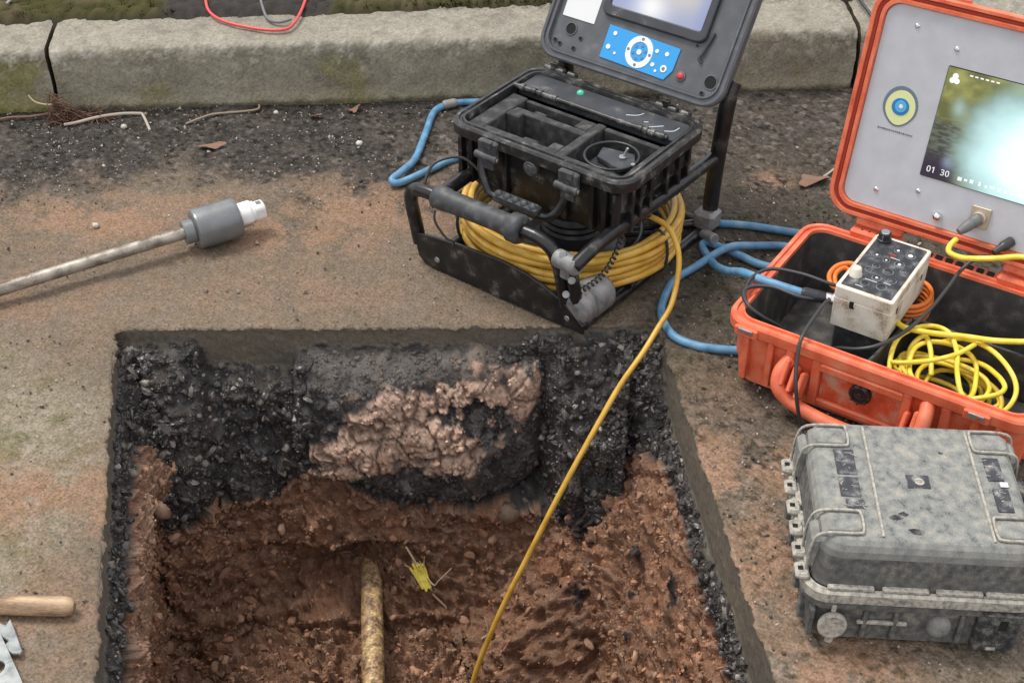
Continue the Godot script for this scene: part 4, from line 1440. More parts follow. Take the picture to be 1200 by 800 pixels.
	# reel frame
	g = Geo.new()
	tube(g, [Vector3(-0.141, 0.03, 0.151), Vector3(-0.146, 0.06, 0.152), Vector3(-0.150, 0.098, 0.155), Vector3(-0.143, 0.116, 0.155), Vector3(-0.122, 0.121, 0.155), Vector3(-0.08, 0.121, 0.155), Vector3(0.04, 0.122, 0.155), Vector3(0.066, 0.121, 0.155), Vector3(0.086, 0.114, 0.155), Vector3(0.098, 0.096, 0.155), Vector3(0.105, 0.066, 0.153), Vector3(0.109, 0.03, 0.150)], 0.0098, 5, 10)
	put("front_handle_tube", g, M.tube, t)
	g = Geo.new()
	lathe(g, [[0.0125, 0.0], [0.0165, 0.003], [0.0165, 0.02], [0.0152, 0.026], [0.0148, 0.12], [0.0158, 0.126], [0.02, 0.13], [0.0205, 0.142], [0.0185, 0.147], [0.012, 0.148]], Vector3(-0.106, 0.121, 0.155), Vector3(0.1, 0.1225, 0.155), 6, true)
	put("handle_grip", g, M.grip, t)
	g = Geo.new()
	tube(g, [Vector3(0.133, 0.112, 0.168), Vector3(0.139, 0.125, 0.11), Vector3(0.145, 0.125, -0.02), Vector3(0.149, 0.126, -0.155)], 0.0098, 5, 10)
	tube(g, [Vector3(-0.1, 0.121, 0.152), Vector3(-0.1, 0.123, 0.1), Vector3(-0.105, 0.125, -0.02), Vector3(-0.108, 0.126, -0.155)], 0.0098, 5, 10)
	put("side_rail", g, M.tube, t)
	g = Geo.new()
	tube(g, [Vector3(0.1475, 0.004, -0.155), Vector3(0.15, 0.1, -0.156), Vector3(0.156, 0.2, -0.158), Vector3(0.156, 0.235, -0.17)], 0.0115, 4, 10)
	put("rear_post", g, M.black, t)
	g = Geo.new()
	tube(g, [Vector3(-0.108, 0.004, -0.155), Vector3(-0.109, 0.1, -0.156), Vector3(-0.112, 0.2, -0.158)], 0.0115, 4, 10)
	put("rear_post", g, M.black, t)
	g = Geo.new()
	tube(g, [Vector3(0.137, 0.009, 0.15), Vector3(0.142, 0.009, 0.0), Vector3(0.147, 0.009, -0.155)], 0.008, 3, 8)
	tube(g, [Vector3(-0.12, 0.009, 0.15), Vector3(-0.115, 0.009, 0.0), Vector3(-0.108, 0.009, -0.155)], 0.008, 3, 8)
	tube(g, [Vector3(0.147, 0.0105, -0.155), Vector3(-0.108, 0.0105, -0.155)], 0.008, 2, 8)
	for k in 2:
		var s: float = 1.0 if k == 0 else -1.0
		rod(g, Vector3(0.012 - s * 0.12, 0.015, -0.14), Vector3(0.012 + s * 0.12, 0.015, 0.14), 0.007)
	put("base_bar", g, M.tube, t)
	g = Geo.new()
	plate(g, [Vector2(-0.145, -0.048), Vector2(-0.11, -0.054), Vector2(-0.065, -0.059), Vector2(0.011, -0.063), Vector2(0.05, -0.059), Vector2(0.08, -0.051), Vector2(0.111, -0.039), Vector2(0.143, -0.014), Vector2(0.143, 0.0), Vector2(-0.108, 0.0), Vector2(-0.127, -0.003), Vector2(-0.138, -0.012)], 0.0, 0.005, 0.001, fx(0, 0, 0.154))
	var sk := put("skid_plate", g, M.black, t)
	g = Geo.new()
	disc(g, Vector3(-0.103, 0.019, 0.159), Vector3.BACK, 0.0045, 0.0018)
	put("rivet", g, M.metal, sk)
	g = Geo.new()
	disc(g, Vector3(0.118, 0.017, 0.159), Vector3.BACK, 0.004, 0.0018)
	put("rivet", g, M.metal, sk)
	g = Geo.new()
	lathe(g, [[0.013, 0.0], [0.022, 0.004], [0.025, 0.012], [0.025, 0.022], [0.0225, 0.023], [0.0225, 0.026], [0.0265, 0.028], [0.0265, 0.06], [0.022, 0.067], [0.01, 0.068]], Vector3(0.124, 0.031, 0.158), Vector3(0.133, 0.033, 0.0), 7)
	box(g, Vector3(0.119, 0.012, 0.14), Vector3(0.03, 0.022, 0.022), 0.004)
	put("front_foot", g, M.alloy, t)
	g = Geo.new()
	rod(g, Vector3(0.097, 0.104, 0.156), Vector3(0.137, 0.11, 0.166), 0.0125, 0.003)
	box(g, Vector3(0.118, 0.098, 0.16), Vector3(0.018, 0.03, 0.02), 0.004)
	for q in [Vector3(0.112, 0.118, 0.163), Vector3(0.13, 0.088, 0.168), Vector3(0.12, 0.06, 0.165)]:
		disc(g, q, Vector3(0.2, 0.5, 0.8).normalized(), 0.005, 0.004)
	put("clamp", g, M.alloy, t)
	g = Geo.new()
	tube(g, [Vector3(0.122, 0.1, 0.161), Vector3(0.126, 0.07, 0.157), Vector3(0.126, 0.035, 0.148)], 0.0085, 4, 8)
	put("front_leg", g, M.tube, t)
	g = Geo.new()
	box(g, Vector3(0.148, 0.026, -0.15), Vector3(0.032, 0.03, 0.034), 0.005)
	rod(g, Vector3(0.155, 0.012, -0.13), Vector3(0.18, 0.018, -0.118), 0.008)
	put("rear_clamp", g, M.alloy, t)
	g = Geo.new()
	lathe(g, [[0.075, 0.016], [0.075, 0.025], [0.05, 0.03], [0.044, 0.05], [0.046, 0.052], [0.043, 0.056], [0.046, 0.062], [0.043, 0.066], [0.046, 0.072], [0.043, 0.08], [0.055, 0.09], [0.06, 0.103]], Vector3(0.022, 0, 0.01), Vector3(0.022, 1, 0.01), 7)
	put("turntable", g, M.black_clean, t)
	g = Geo.new()
	var hoop := []
	for k in 16: hoop.append(Vector3(0.024 + 0.098 * cos(k * TAU / 16), 0.05, 0.016 + 0.098 * sin(k * TAU / 16)))
	tube(g, hoop, 0.0032, 3, 6, true)
	for k in 6:
		var an := k * TAU / 6 + 0.35
		var d := Vector3(cos(an), 0, sin(an))
		rod(g, Vector3(0.012, 0.0185, 0.0) + d * 0.06, Vector3(0.010, 0.0195, -0.003) + d * 0.15, 0.004)
	put("reel_spoke", g, M.black_clean, t)
	# thin loose leads
	g = Geo.new()
	tube(g, [Vector3(-0.128, 0.121, 0.155), Vector3(-0.128, 0.15, 0.13), Vector3(-0.1, 0.155, 0.1), Vector3(-0.06, 0.125, 0.09), Vector3(-0.03, 0.1, 0.07), Vector3(-0.035, 0.05, 0.08), Vector3(-0.02, 0.035, 0.06)], 0.0022, 6, 6)
	put("thin_lead", g, M.black_cable, t)
	g = Geo.new()
	tube(g, [Vector3(-0.098, 0.105, 0.166), Vector3(-0.095, 0.09, 0.17), Vector3(-0.08, 0.068, 0.166), Vector3(-0.072, 0.062, 0.16), Vector3(-0.076, 0.052, 0.158)], 0.0016, 5, 6)
	put("hanging_tie", g, M.black_cable, t)
	g = Geo.new()
	var hx := []
	for k in 150:
		var f := k / 149.0
		var c := Vector3(0.137, 0.118, 0.06).lerp(Vector3(0.128, 0.06, 0.158), f) + Vector3(0.012 * sin(f * PI), -0.01 * sin(f * PI), 0)
		var an := f * TAU * 17
		hx.append(c + Vector3(cos(an) * 0.0034, sin(an) * 0.0034, 0))
	tube(g, hx, 0.0013, 1, 5)
	put("coiled_lead", g, M.black_cable, t)

func quad_uv(at: Vector3, w: float, h: float) -> Geo:
	var g := Geo.new()
	for q in [[0, 0], [1, 0], [1, 1], [0, 1]]:
		g.vert(at + Vector3(q[0] * w, q[1] * h, 0), Vector3.BACK)
		g.uv.append(Vector2(q[0], 1.0 - q[1]))
	g.quad(0, 1, 2, 3)
	return g

func screen_mat(im: Image, e: float) -> StandardMaterial3D:
	var m := mt(L(0.02, 0.02, 0.02), 0.12)
	m.emission_enabled = true
	m.emission_operator = BaseMaterial3D.EMISSION_OP_MULTIPLY
	m.emission = Color(1, 1, 1)
	m.emission_energy_multiplier = e
	m.emission_texture = ImageTexture.create_from_image(im)
	return m

func screen_glare() -> StandardMaterial3D:  # whitish reflection painted into the emission image of the screen
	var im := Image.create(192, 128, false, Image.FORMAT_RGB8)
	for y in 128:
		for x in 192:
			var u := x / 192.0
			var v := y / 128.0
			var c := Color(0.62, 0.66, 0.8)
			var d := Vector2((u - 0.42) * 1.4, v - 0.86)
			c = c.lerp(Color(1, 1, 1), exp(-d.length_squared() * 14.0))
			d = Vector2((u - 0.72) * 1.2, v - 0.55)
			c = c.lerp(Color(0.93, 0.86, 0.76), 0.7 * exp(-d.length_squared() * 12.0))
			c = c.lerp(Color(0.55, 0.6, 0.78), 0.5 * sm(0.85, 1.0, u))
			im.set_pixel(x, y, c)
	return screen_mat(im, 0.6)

# ------------------------------------------------------------------ yellow push rod: coil and the length that runs down into the pit
func unit_point(p: Vector3) -> Vector3:
	return UNIT_AT + Basis(Vector3.UP, deg_to_rad(UNIT_YAW)) * p

func build_push_rod() -> void:
	var t := thing("push_rod", "yellow push rod coiled on the black reel frame and running down into the pit", "cable", UNIT_AT, UNIT_YAW)
	var inv := Transform3D(Basis(Vector3.UP, deg_to_rad(UNIT_YAW)), UNIT_AT).affine_inverse()
	for j in 2:
		for i in 5:
			var g := Geo.new()
			var p := []
			var ph := rng.randf() * TAU
			for k in 40:
				var a := k * TAU / 40
				var r := 0.1525 - j * 0.0105 + 0.0022 * sin(a * 2 + ph) + 0.0012 * sin(a * 5 + ph * 3) + rng.randf_range(-0.0006, 0.0006)
				p.append(Vector3(0.008 + r * cos(a), 0.031 + i * 0.0106 + 0.0014 * sin(a * 3 + ph * 2) + 0.003 * sin(a + 0.6), -0.006 + r * sin(a)))
			tube(g, p, 0.0054, 3, 8, true)
			put("coil_turn", g, M.yellow_rod, t)
	for an in [2.35, 0.03, 1.0]:
		var g := Geo.new()
		var c := Vector3(0.008 + 0.147 * cos(an), 0.052, -0.006 + 0.147 * sin(an))
		var d := Vector3(cos(an), 0, sin(an))
		var p := []
		for k in 12:
			var a := k * TAU / 12
			p.append(c + d * (cos(a) * 0.0155) + Vector3.UP * (sin(a) * 0.033))
		tube(g, p, 0.0024, 2, 6, true)
		put("black_tie", g, M.black_cable, t)
	var g2 := Geo.new()
	var w := [Vector3(0.160, 0.098, -1.575), Vector3(0.180, 0.104, -1.552), Vector3(0.203, 0.104, -1.529), Vector3(0.214, 0.096, -1.512), Vector3(0.2205, 0.080, -1.492), Vector3(0.219, 0.056, -1.473), Vector3(0.2085, 0.034, -1.44), Vector3(0.191, 0.019, -1.414), Vector3(0.169, 0.0, -1.383), Vector3(0.139, -0.027, -1.35), Vector3(0.110, -0.066, -1.318), Vector3(0.066, -0.136, -1.275), Vector3(0.022, -0.224, -1.24), Vector3(-0.017, -0.307, -1.21), Vector3(-0.052, -0.41, -1.185), Vector3(-0.067, -0.52, -1.165)]
	var q := []
	for k in w: q.append(inv * k)
	tube(g2, q, 0.0039, 6, 8)
	put("hanging_length", g2, M.yellow_rod, t)

# ------------------------------------------------------------------ orange case with its monitor lid
const CASE_AT := Vector3(0.489, 0.0, -1.335)
const CASE_YAW := -33.3

func build_orange_case() -> void:
	var t := thing("orange_case", "open orange hard case with a grey monitor panel in its raised lid", "equipment case", CASE_AT, CASE_YAW)
	var g := Geo.new()
	loft(g, [[0.1690, 0.109, 0.03, 0.0], [0.1780, 0.118, 0.032, 0.007], [0.1835, 0.123, 0.03, 0.076], [0.1855, 0.125, 0.03, 0.081], [0.1905, 0.13, 0.031, 0.0835], [0.1920, 0.1315, 0.032, 0.0855], [0.1920, 0.1315, 0.032, 0.0975], [0.1900, 0.1295, 0.031, 0.1005], [0.1855, 0.125, 0.028, 0.1005], [0.1845, 0.124, 0.027, 0.0975], [0.1800, 0.1195, 0.024, 0.0975], [0.1790, 0.1185, 0.023, 0.1005], [0.1765, 0.116, 0.021, 0.1005], [0.1755, 0.115, 0.02, 0.096]], Transform3D(), true, false, 7)
	# ribs and the recessed front bay
	for x in [-0.158, -0.126, -0.1, -0.066, 0.046, 0.07, 0.092, 0.126, 0.152]:
		box(g, Vector3(x, 0.05, 0.1235), Vector3(0.009 if absf(x) > 0.11 else 0.012, 0.068, 0.014), 0.002)
	box(g, Vector3(-0.01, 0.077, 0.126), Vector3(0.104, 0.012, 0.012), 0.002)
	box(g, Vector3(-0.01, 0.022, 0.121), Vector3(0.104, 0.01, 0.014), 0.002)
	for z in [-0.08, -0.03, 0.03, 0.08]:
		box(g, Vector3(-0.1825, 0.048, z), Vector3(0.01, 0.066, 0.01), 0.002)
		box(g, Vector3(0.1825, 0.048, z), Vector3(0.01, 0.066, 0.01), 0.002)
	for x in [-0.158, 0.126]:
		box(g, Vector3(x, 0.0905, 0.1325), Vector3(0.03, 0.013, 0.006), 0.0015)
	put("case_body", g, M.orange, t)
	g = Geo.new()
	box(g, Vector3(-0.01, 0.0495, 0.1205), Vector3(0.1, 0.046, 0.006), 0.001)
	put("front_bay", g, M.orange_dusty, t)
	g = Geo.new()
	loft(g, [[0.1754, 0.1149, 0.02, 0.0965], [0.167, 0.1065, 0.018, 0.012]], Transform3D(), false, true, 6)
	var li := put("lining", g, M.lining, t)
	g = Geo.new()
	box(g, Vector3(0.078, 0.046, -0.0225), Vector3(0.163, 0.066, 0.004), 0.0008)
	put("divider", g, M.lining, li)
	g = Geo.new()
	var yaw := atan2(0.016, 0.13)
	box(g, Vector3(-0.0115, 0.046, 0.044), Vector3(0.004, 0.066, 0.127), 0.0008, Basis(Vector3.UP, -yaw))
	put("divider", g, M.lining, li)
	g = Geo.new()
	box(g, Vector3(-0.05, 0.0465, -0.022), Vector3(0.066, 0.068, 0.115), 0.004)
	put("foam_block", g, M.foam, li)
	# handle
	g = Geo.new()
	tube(g, [Vector3(-0.1, 0.07, 0.127), Vector3(-0.105, 0.058, 0.143), Vector3(-0.1, 0.042, 0.153), Vector3(-0.082, 0.029, 0.153), Vector3(-0.05, 0.023, 0.155), Vector3(-0.01, 0.021, 0.156), Vector3(0.03, 0.024, 0.155), Vector3(0.058, 0.034, 0.152), Vector3(0.072, 0.052, 0.15), Vector3(0.073, 0.07, 0.14), Vector3(0.07, 0.078, 0.127)], 0.0088, 5, 10)
	for s in [-1.0, 1.0]:
		var x: float = -0.012 + s * 0.086
		for k in 3:
			box(g, Vector3(x - s * 0.011 * k, 0.058 - 0.004 * k, 0.139 + 0.002 * k), Vector3(0.006, 0.034, 0.024), 0.003, Basis(Vector3.RIGHT, -0.6))
	put("carrying_handle", g, M.orange, t)
	g = Geo.new()
	lathe(g, [[0.0135, 0.0], [0.0135, 0.005], [0.011, 0.0075], [0.0085, 0.0075], [0.008, 0.006], [0.004, 0.006], [0.003, 0.008]], Vector3(-0.009, 0.0565, 0.1235), Vector3(-0.009, 0.0565, 1), 5)
	for k in 8:
		var an := k * TAU / 8
		box(g, Vector3(-0.009 + 0.0115 * cos(an), 0.0565 + 0.0115 * sin(an), 0.130), Vector3(0.003, 0.003, 0.004), 0.0005)
	put("purge_valve", g, M.black, t)
	for x in [-0.158, 0.126]:
		g = Geo.new()
		box(g, Vector3(x, 0.093, 0.1365), Vector3(0.018, 0.0065, 0.0022), 0.0005)
		var lp := put("latch_plate", g, M.metal, t)
		g = Geo.new()
		disc(g, Vector3(x + 0.003, 0.093, 0.1375), Vector3.BACK, 0.0018, 0.0008)
		put("rivet", g, M.red_button, lp)
	# hinge bed behind the rim
	g = Geo.new()
	box(g, Vector3(-0.098, 0.1, -0.135), Vector3(0.07, 0.016, 0.022), 0.003)
	box(g, Vector3(0.098, 0.1, -0.135), Vector3(0.07, 0.016, 0.022), 0.003)
	box(g, Vector3(0.0, 0.094, -0.138), Vector3(0.13, 0.012, 0.016), 0.003)
	var hg := put("hinge", g, M.orange, t)
	g = Geo.new()
	for x in [-0.118, -0.108, -0.098, -0.086, -0.076]:
		disc(g, Vector3(x, 0.1076, -0.131), Vector3.UP, 0.0014, 0.0008)
	for k in 9:
		box(g, Vector3(-0.054 + k * 0.0135, 0.101, -0.134), Vector3(0.009, 0.003, 0.008), 0.0005)
	put("hinge_slot", g, M.dark_hole, hg)

	# lid
	g = Geo.new()
	var rr := []
	for q in [[0.148, 0.122, 0.03, -0.062], [0.162, 0.136, 0.034, -0.05], [0.169, 0.1435, 0.032, -0.014], [0.1735, 0.148, 0.032, -0.011], [0.1745, 0.149, 0.032, -0.001], [0.1725, 0.147, 0.03, 0.002], [0.1685, 0.143, 0.028, 0.002], [0.1675, 0.142, 0.027, -0.001], [0.163, 0.1375, 0.024, -0.001], [0.162, 0.1365, 0.023, 0.002], [0.1575, 0.132, 0.02, 0.002], [0.1565, 0.131, 0.019, -0.004]]:
		rr.append(q + [0.0, -0.157])
	loft(g, rr, fx(), true, false, 7)
	for x in [-0.085, 0.085]:
		box(g, Vector3(x, 0.303, -0.008), Vector3(0.05, 0.02, 0.014), 0.004)
	box(g, Vector3(-0.098, 0.004, -0.006), Vector3(0.064, 0.014, 0.012), 0.003)
	box(g, Vector3(0.098, 0.004, -0.006), Vector3(0.064, 0.014, 0.012), 0.003)
	var lid := put("lid", g, M.orange, t)
	lid.position = Vector3(0, 0.115, -0.131)
	lid.rotation_degrees.x = -12.5
	g = Geo.new()
	rr = []
	for q in [[0.1674, 0.1419, 0.027, -0.0008], [0.1668, 0.1413, 0.027, 0.0004], [0.1638, 0.1383, 0.024, 0.0004], [0.1631, 0.1376, 0.024, -0.0008]]:
		rr.append(q + [0.0, -0.157])
	loft(g, rr, fx(), false, false, 6)
	put("seal", g, M.gasket, lid)
	g = Geo.new()
	loft(g, [[0.1562, 0.1307, 0.019, -0.008, 0, -0.157], [0.1562, 0.1307, 0.019, -0.0032, 0, -0.157], [0.1556, 0.1301, 0.019, -0.0026, 0, -0.157]], fx(), true, true, 6)
	put("monitor_panel", g, M.panel, lid)
	g = Geo.new()
	loft(g, [[0.0955, 0.0715, 0.002, -0.0026, 0.0305, -0.158], [0.0953, 0.0713, 0.002, -0.0018, 0.0305, -0.158]], fx(), false, true)
	put("screen_surround", g, M.dark_hole, lid)
	g = quad_uv(Vector3(-0.064, 0.0875, -0.0014), 0.189, 0.141)
	var scr := put("screen", g, screen_pipe(), lid)
	lettering("counter", "01 30", 0.0082, Vector3(-0.0585, 0.0915, -0.0011), scr, M.screen_white)
	g = Geo.new()
	var r2 := RandomNumberGenerator.new()
	r2.seed = 4
	var x := -0.015
	while x < 0.115:
		var wv := r2.randf_range(0.0025, 0.0055)
		box(g, Vector3(x, 0.0965 + r2.randf_range(-0.0008, 0.0008), -0.001), Vector3(wv, r2.randf_range(0.0015, 0.0055), 0.0004), 0.0001)
		x += wv + r2.randf_range(0.0012, 0.006)
	x = -0.035
	while x < 0.0:
		box(g, Vector3(x, 0.2235, -0.001), Vector3(0.004, 0.0016, 0.0004), 0.0001)
		x += 0.0065
	put("screen_print", g, M.screen_white, scr).set_meta("kind", "stuff")
	g = Geo.new()
	for q in [[-0.0535, 0.2185, 0.0036], [-0.0562, 0.2128, 0.0034], [-0.0505, 0.2128, 0.0034]]:
		disc(g, Vector3(q[0], q[1], -0.0012), Vector3.BACK, q[2], 0.0005, 0.0001, 5)
	put("screen_symbol", g, M.screen_white, scr)
	# round emblem
	g = Geo.new()
	emblem(g, Vector3(-0.1105, 0.164, -0.0026), 0.0225, 0.0262, 0.0006)
	var em := put("emblem", g, M.slate, lid)
	g = Geo.new()
	emblem(g, Vector3(-0.1100, 0.1625, -0.0021), 0.0192, 0.0225, 0.0005)
	put("pale_ring", g, M.pale_yellow, em)
	g = Geo.new()
	disc(g, Vector3(-0.11, 0.164, -0.0018), Vector3.BACK, 0.0112, 0.0007, 0.0002, 7)
	put("blue_disc", g, M.logo_blue, em)
	g = Geo.new()
	disc(g, Vector3(-0.1095, 0.1645, -0.0012), Vector3.BACK, 0.0075, 0.0006, 0.0002, 6)
	put("light_disc", g, M.logo_light, em)
	g = Geo.new()
	disc(g, Vector3(-0.1092, 0.1648, -0.0007), Vector3.BACK, 0.0026, 0.0005, 0.0002, 6)
	put("white_dot", g, M.print_white, em)  # small white disc at the centre of the emblem
	g = Geo.new()
	x = -0.131
	while x < -0.087:
		var wv := r2.randf_range(0.0012, 0.0024)
		box(g, Vector3(x, 0.1315, -0.0024), Vector3(wv, r2.randf_range(0.0016, 0.0028), 0.0006), 0.0001)
		x += wv + 0.0008
	put("small_print", g, M.print_grey, lid).set_meta("kind", "stuff")
	for q in [[-0.115, 0.266], [-0.061, 0.25], [-0.114, 0.051], [-0.061, 0.065]]:
		g = Geo.new()
		lathe(g, [[0.0034, 0], [0.003, 0.0012], [0.0015, 0.0019]], Vector3(q[0], q[1], -0.0026), Vector3(q[0], q[1], 1), 4, true)
		put("screw", g, M.chrome, lid)
	g = Geo.new()
	lathe(g, [[0.006, 0], [0.0058, 0.004], [0.0045, 0.0075], [0.001, 0.0085]], Vector3(-0.029, 0.041, -0.0026), Vector3(-0.029, 0.041, 1), 5, true)
	put("push_switch", g, M.chrome, lid)
	g = Geo.new()
	box(g, Vector3(0.022, 0.056, -0.001), Vector3(0.024, 0.027, 0.003), 0.0006)
	lathe(g, [[0.009, 0], [0.009, 0.006], [0.0075, 0.007]], Vector3(0.022, 0.056, 0.0), Vector3(0.022, 0.056, 1), 5)
	var sock := put("cable_socket", g, M.copperish, lid)
	g = Geo.new()
	lathe(g, [[0.0082, 0.0], [0.0082, 0.008], [0.007, 0.011], [0.0075, 0.014], [0.0065, 0.022], [0.0045, 0.03]], Vector3(0.022, 0.056, 0.006), Vector3(0.006, 0.038, 0.028), 5)
	put("plug", g, M.grey_plug, sock)
	g = Geo.new()
	lathe(g, [[0.0065, 0.0], [0.0065, 0.014], [0.005, 0.018], [0.0035, 0.03]], Vector3(0.067, 0.038, -0.002), Vector3(0.052, 0.024, 0.026), 5)
	put("black_jack", g, M.black_cable, lid)

func emblem(g: Geo, at: Vector3, rx: float, ry: float, h: float) -> void:
	var p := []
	for k in 28:
		var a := k * TAU / 28
		var y := sin(a)
		var x := cos(a) * (1.0 if y > 0 else 1.0 - 0.18 * y * y)
		p.append(Vector2(x * rx, -y * ry))
	plate(g, p, 0.0, h, 0.0002, Transform3D(FACE, at))

func lettering(called: String, text: String, size: float, at: Vector3, parent: Node, m: Material) -> void:
	var tm := TextMesh.new()
	var f := SystemFont.new()
	f.font_names = PackedStringArray(["Droid Sans Mono"])
	tm.font = f
	tm.text = text
	tm.font_size = 32
	tm.pixel_size = size / 26.0
	tm.depth = 0.0004
	tm.horizontal_alignment = HORIZONTAL_ALIGNMENT_LEFT
	tm.vertical_alignment = VERTICAL_ALIGNMENT_BOTTOM
	var o := MeshInstance3D.new()
	o.mesh = tm
	o.material_override = m
	o.name = called
	parent.add_child(o, true)
	o.position = at

func screen_pipe() -> StandardMaterial3D:
	var w := 256
	var h := 192
	var im := Image.create(w, h, false, Image.FORMAT_RGB8)
	var n := ns(SIM, 1.0, 4, 91)
	for y in h:
		for x in w:
			var u := x / float(w)
			var v := y / float(h)
			var q := n.get_noise_2d(u * 3.0, v * 3.0)
			var f := n.get_noise_2d(u * 12.0, v * 30.0)
			var c := Color(0.36, 0.37, 0.2).lerp(Color(0.58, 0.58, 0.33), clampf(0.5 + 1.6 * q, 0, 1))
			c = c.lerp(Color(0.55, 0.62, 0.52), sm(0.25, 0.6, u - 0.4 * v))
			c = c.lerp(Color(0.22, 0.24, 0.21).lerp(Color(0.36, 0.38, 0.33), clampf(0.5 + 2.0 * f, 0, 1)), sm(0.38, 0.55, v + 0.1 * q) * sm(0.34, 0.1, u))
			c = c.lerp(Color(0.15, 0.12, 0.2), sm(0.68, 0.9, v) * sm(0.32, 0.1, u))
			var bl := Vector2((u - 0.13) * 2.4, (v - 0.33) * 1.4).length()
			c = c.lerp(Color(0.62, 0.73, 0.74), 0.8 * sm(0.22, 0.0, bl))
			bl = Vector2((u - 0.15) * 2.2, (v - 0.83) * 1.4).length()
			c = c.lerp(Color(0.55, 0.6, 0.7), 0.7 * sm(0.16, 0.0, bl))
			var d := Vector2((u - 0.72) * 1.05, (v - 0.62) * 0.9).length() + 0.05 * q
			c = c.lerp(Color(0.55, 0.66, 0.65), sm(0.68, 0.5, d))
			c = c.lerp(Color(0.74, 0.88, 0.88), sm(0.56, 0.38, d))
			c = c.lerp(Color(0.9, 0.98, 0.98), sm(0.42, 0.24, d))
			c = c.lerp(Color(0.95, 1.0, 1.0), sm(0.25, 0.08, d))
			im.set_pixel(x, y, c)
	M.screen_white = mt(L(0.6, 0.6, 0.6), 0.4)
	M.screen_white.emission_enabled = true
	M.screen_white.emission = Color(1, 1, 1)
	M.screen_white.emission_energy_multiplier = 0.35
	return screen_mat(im, 0.78)

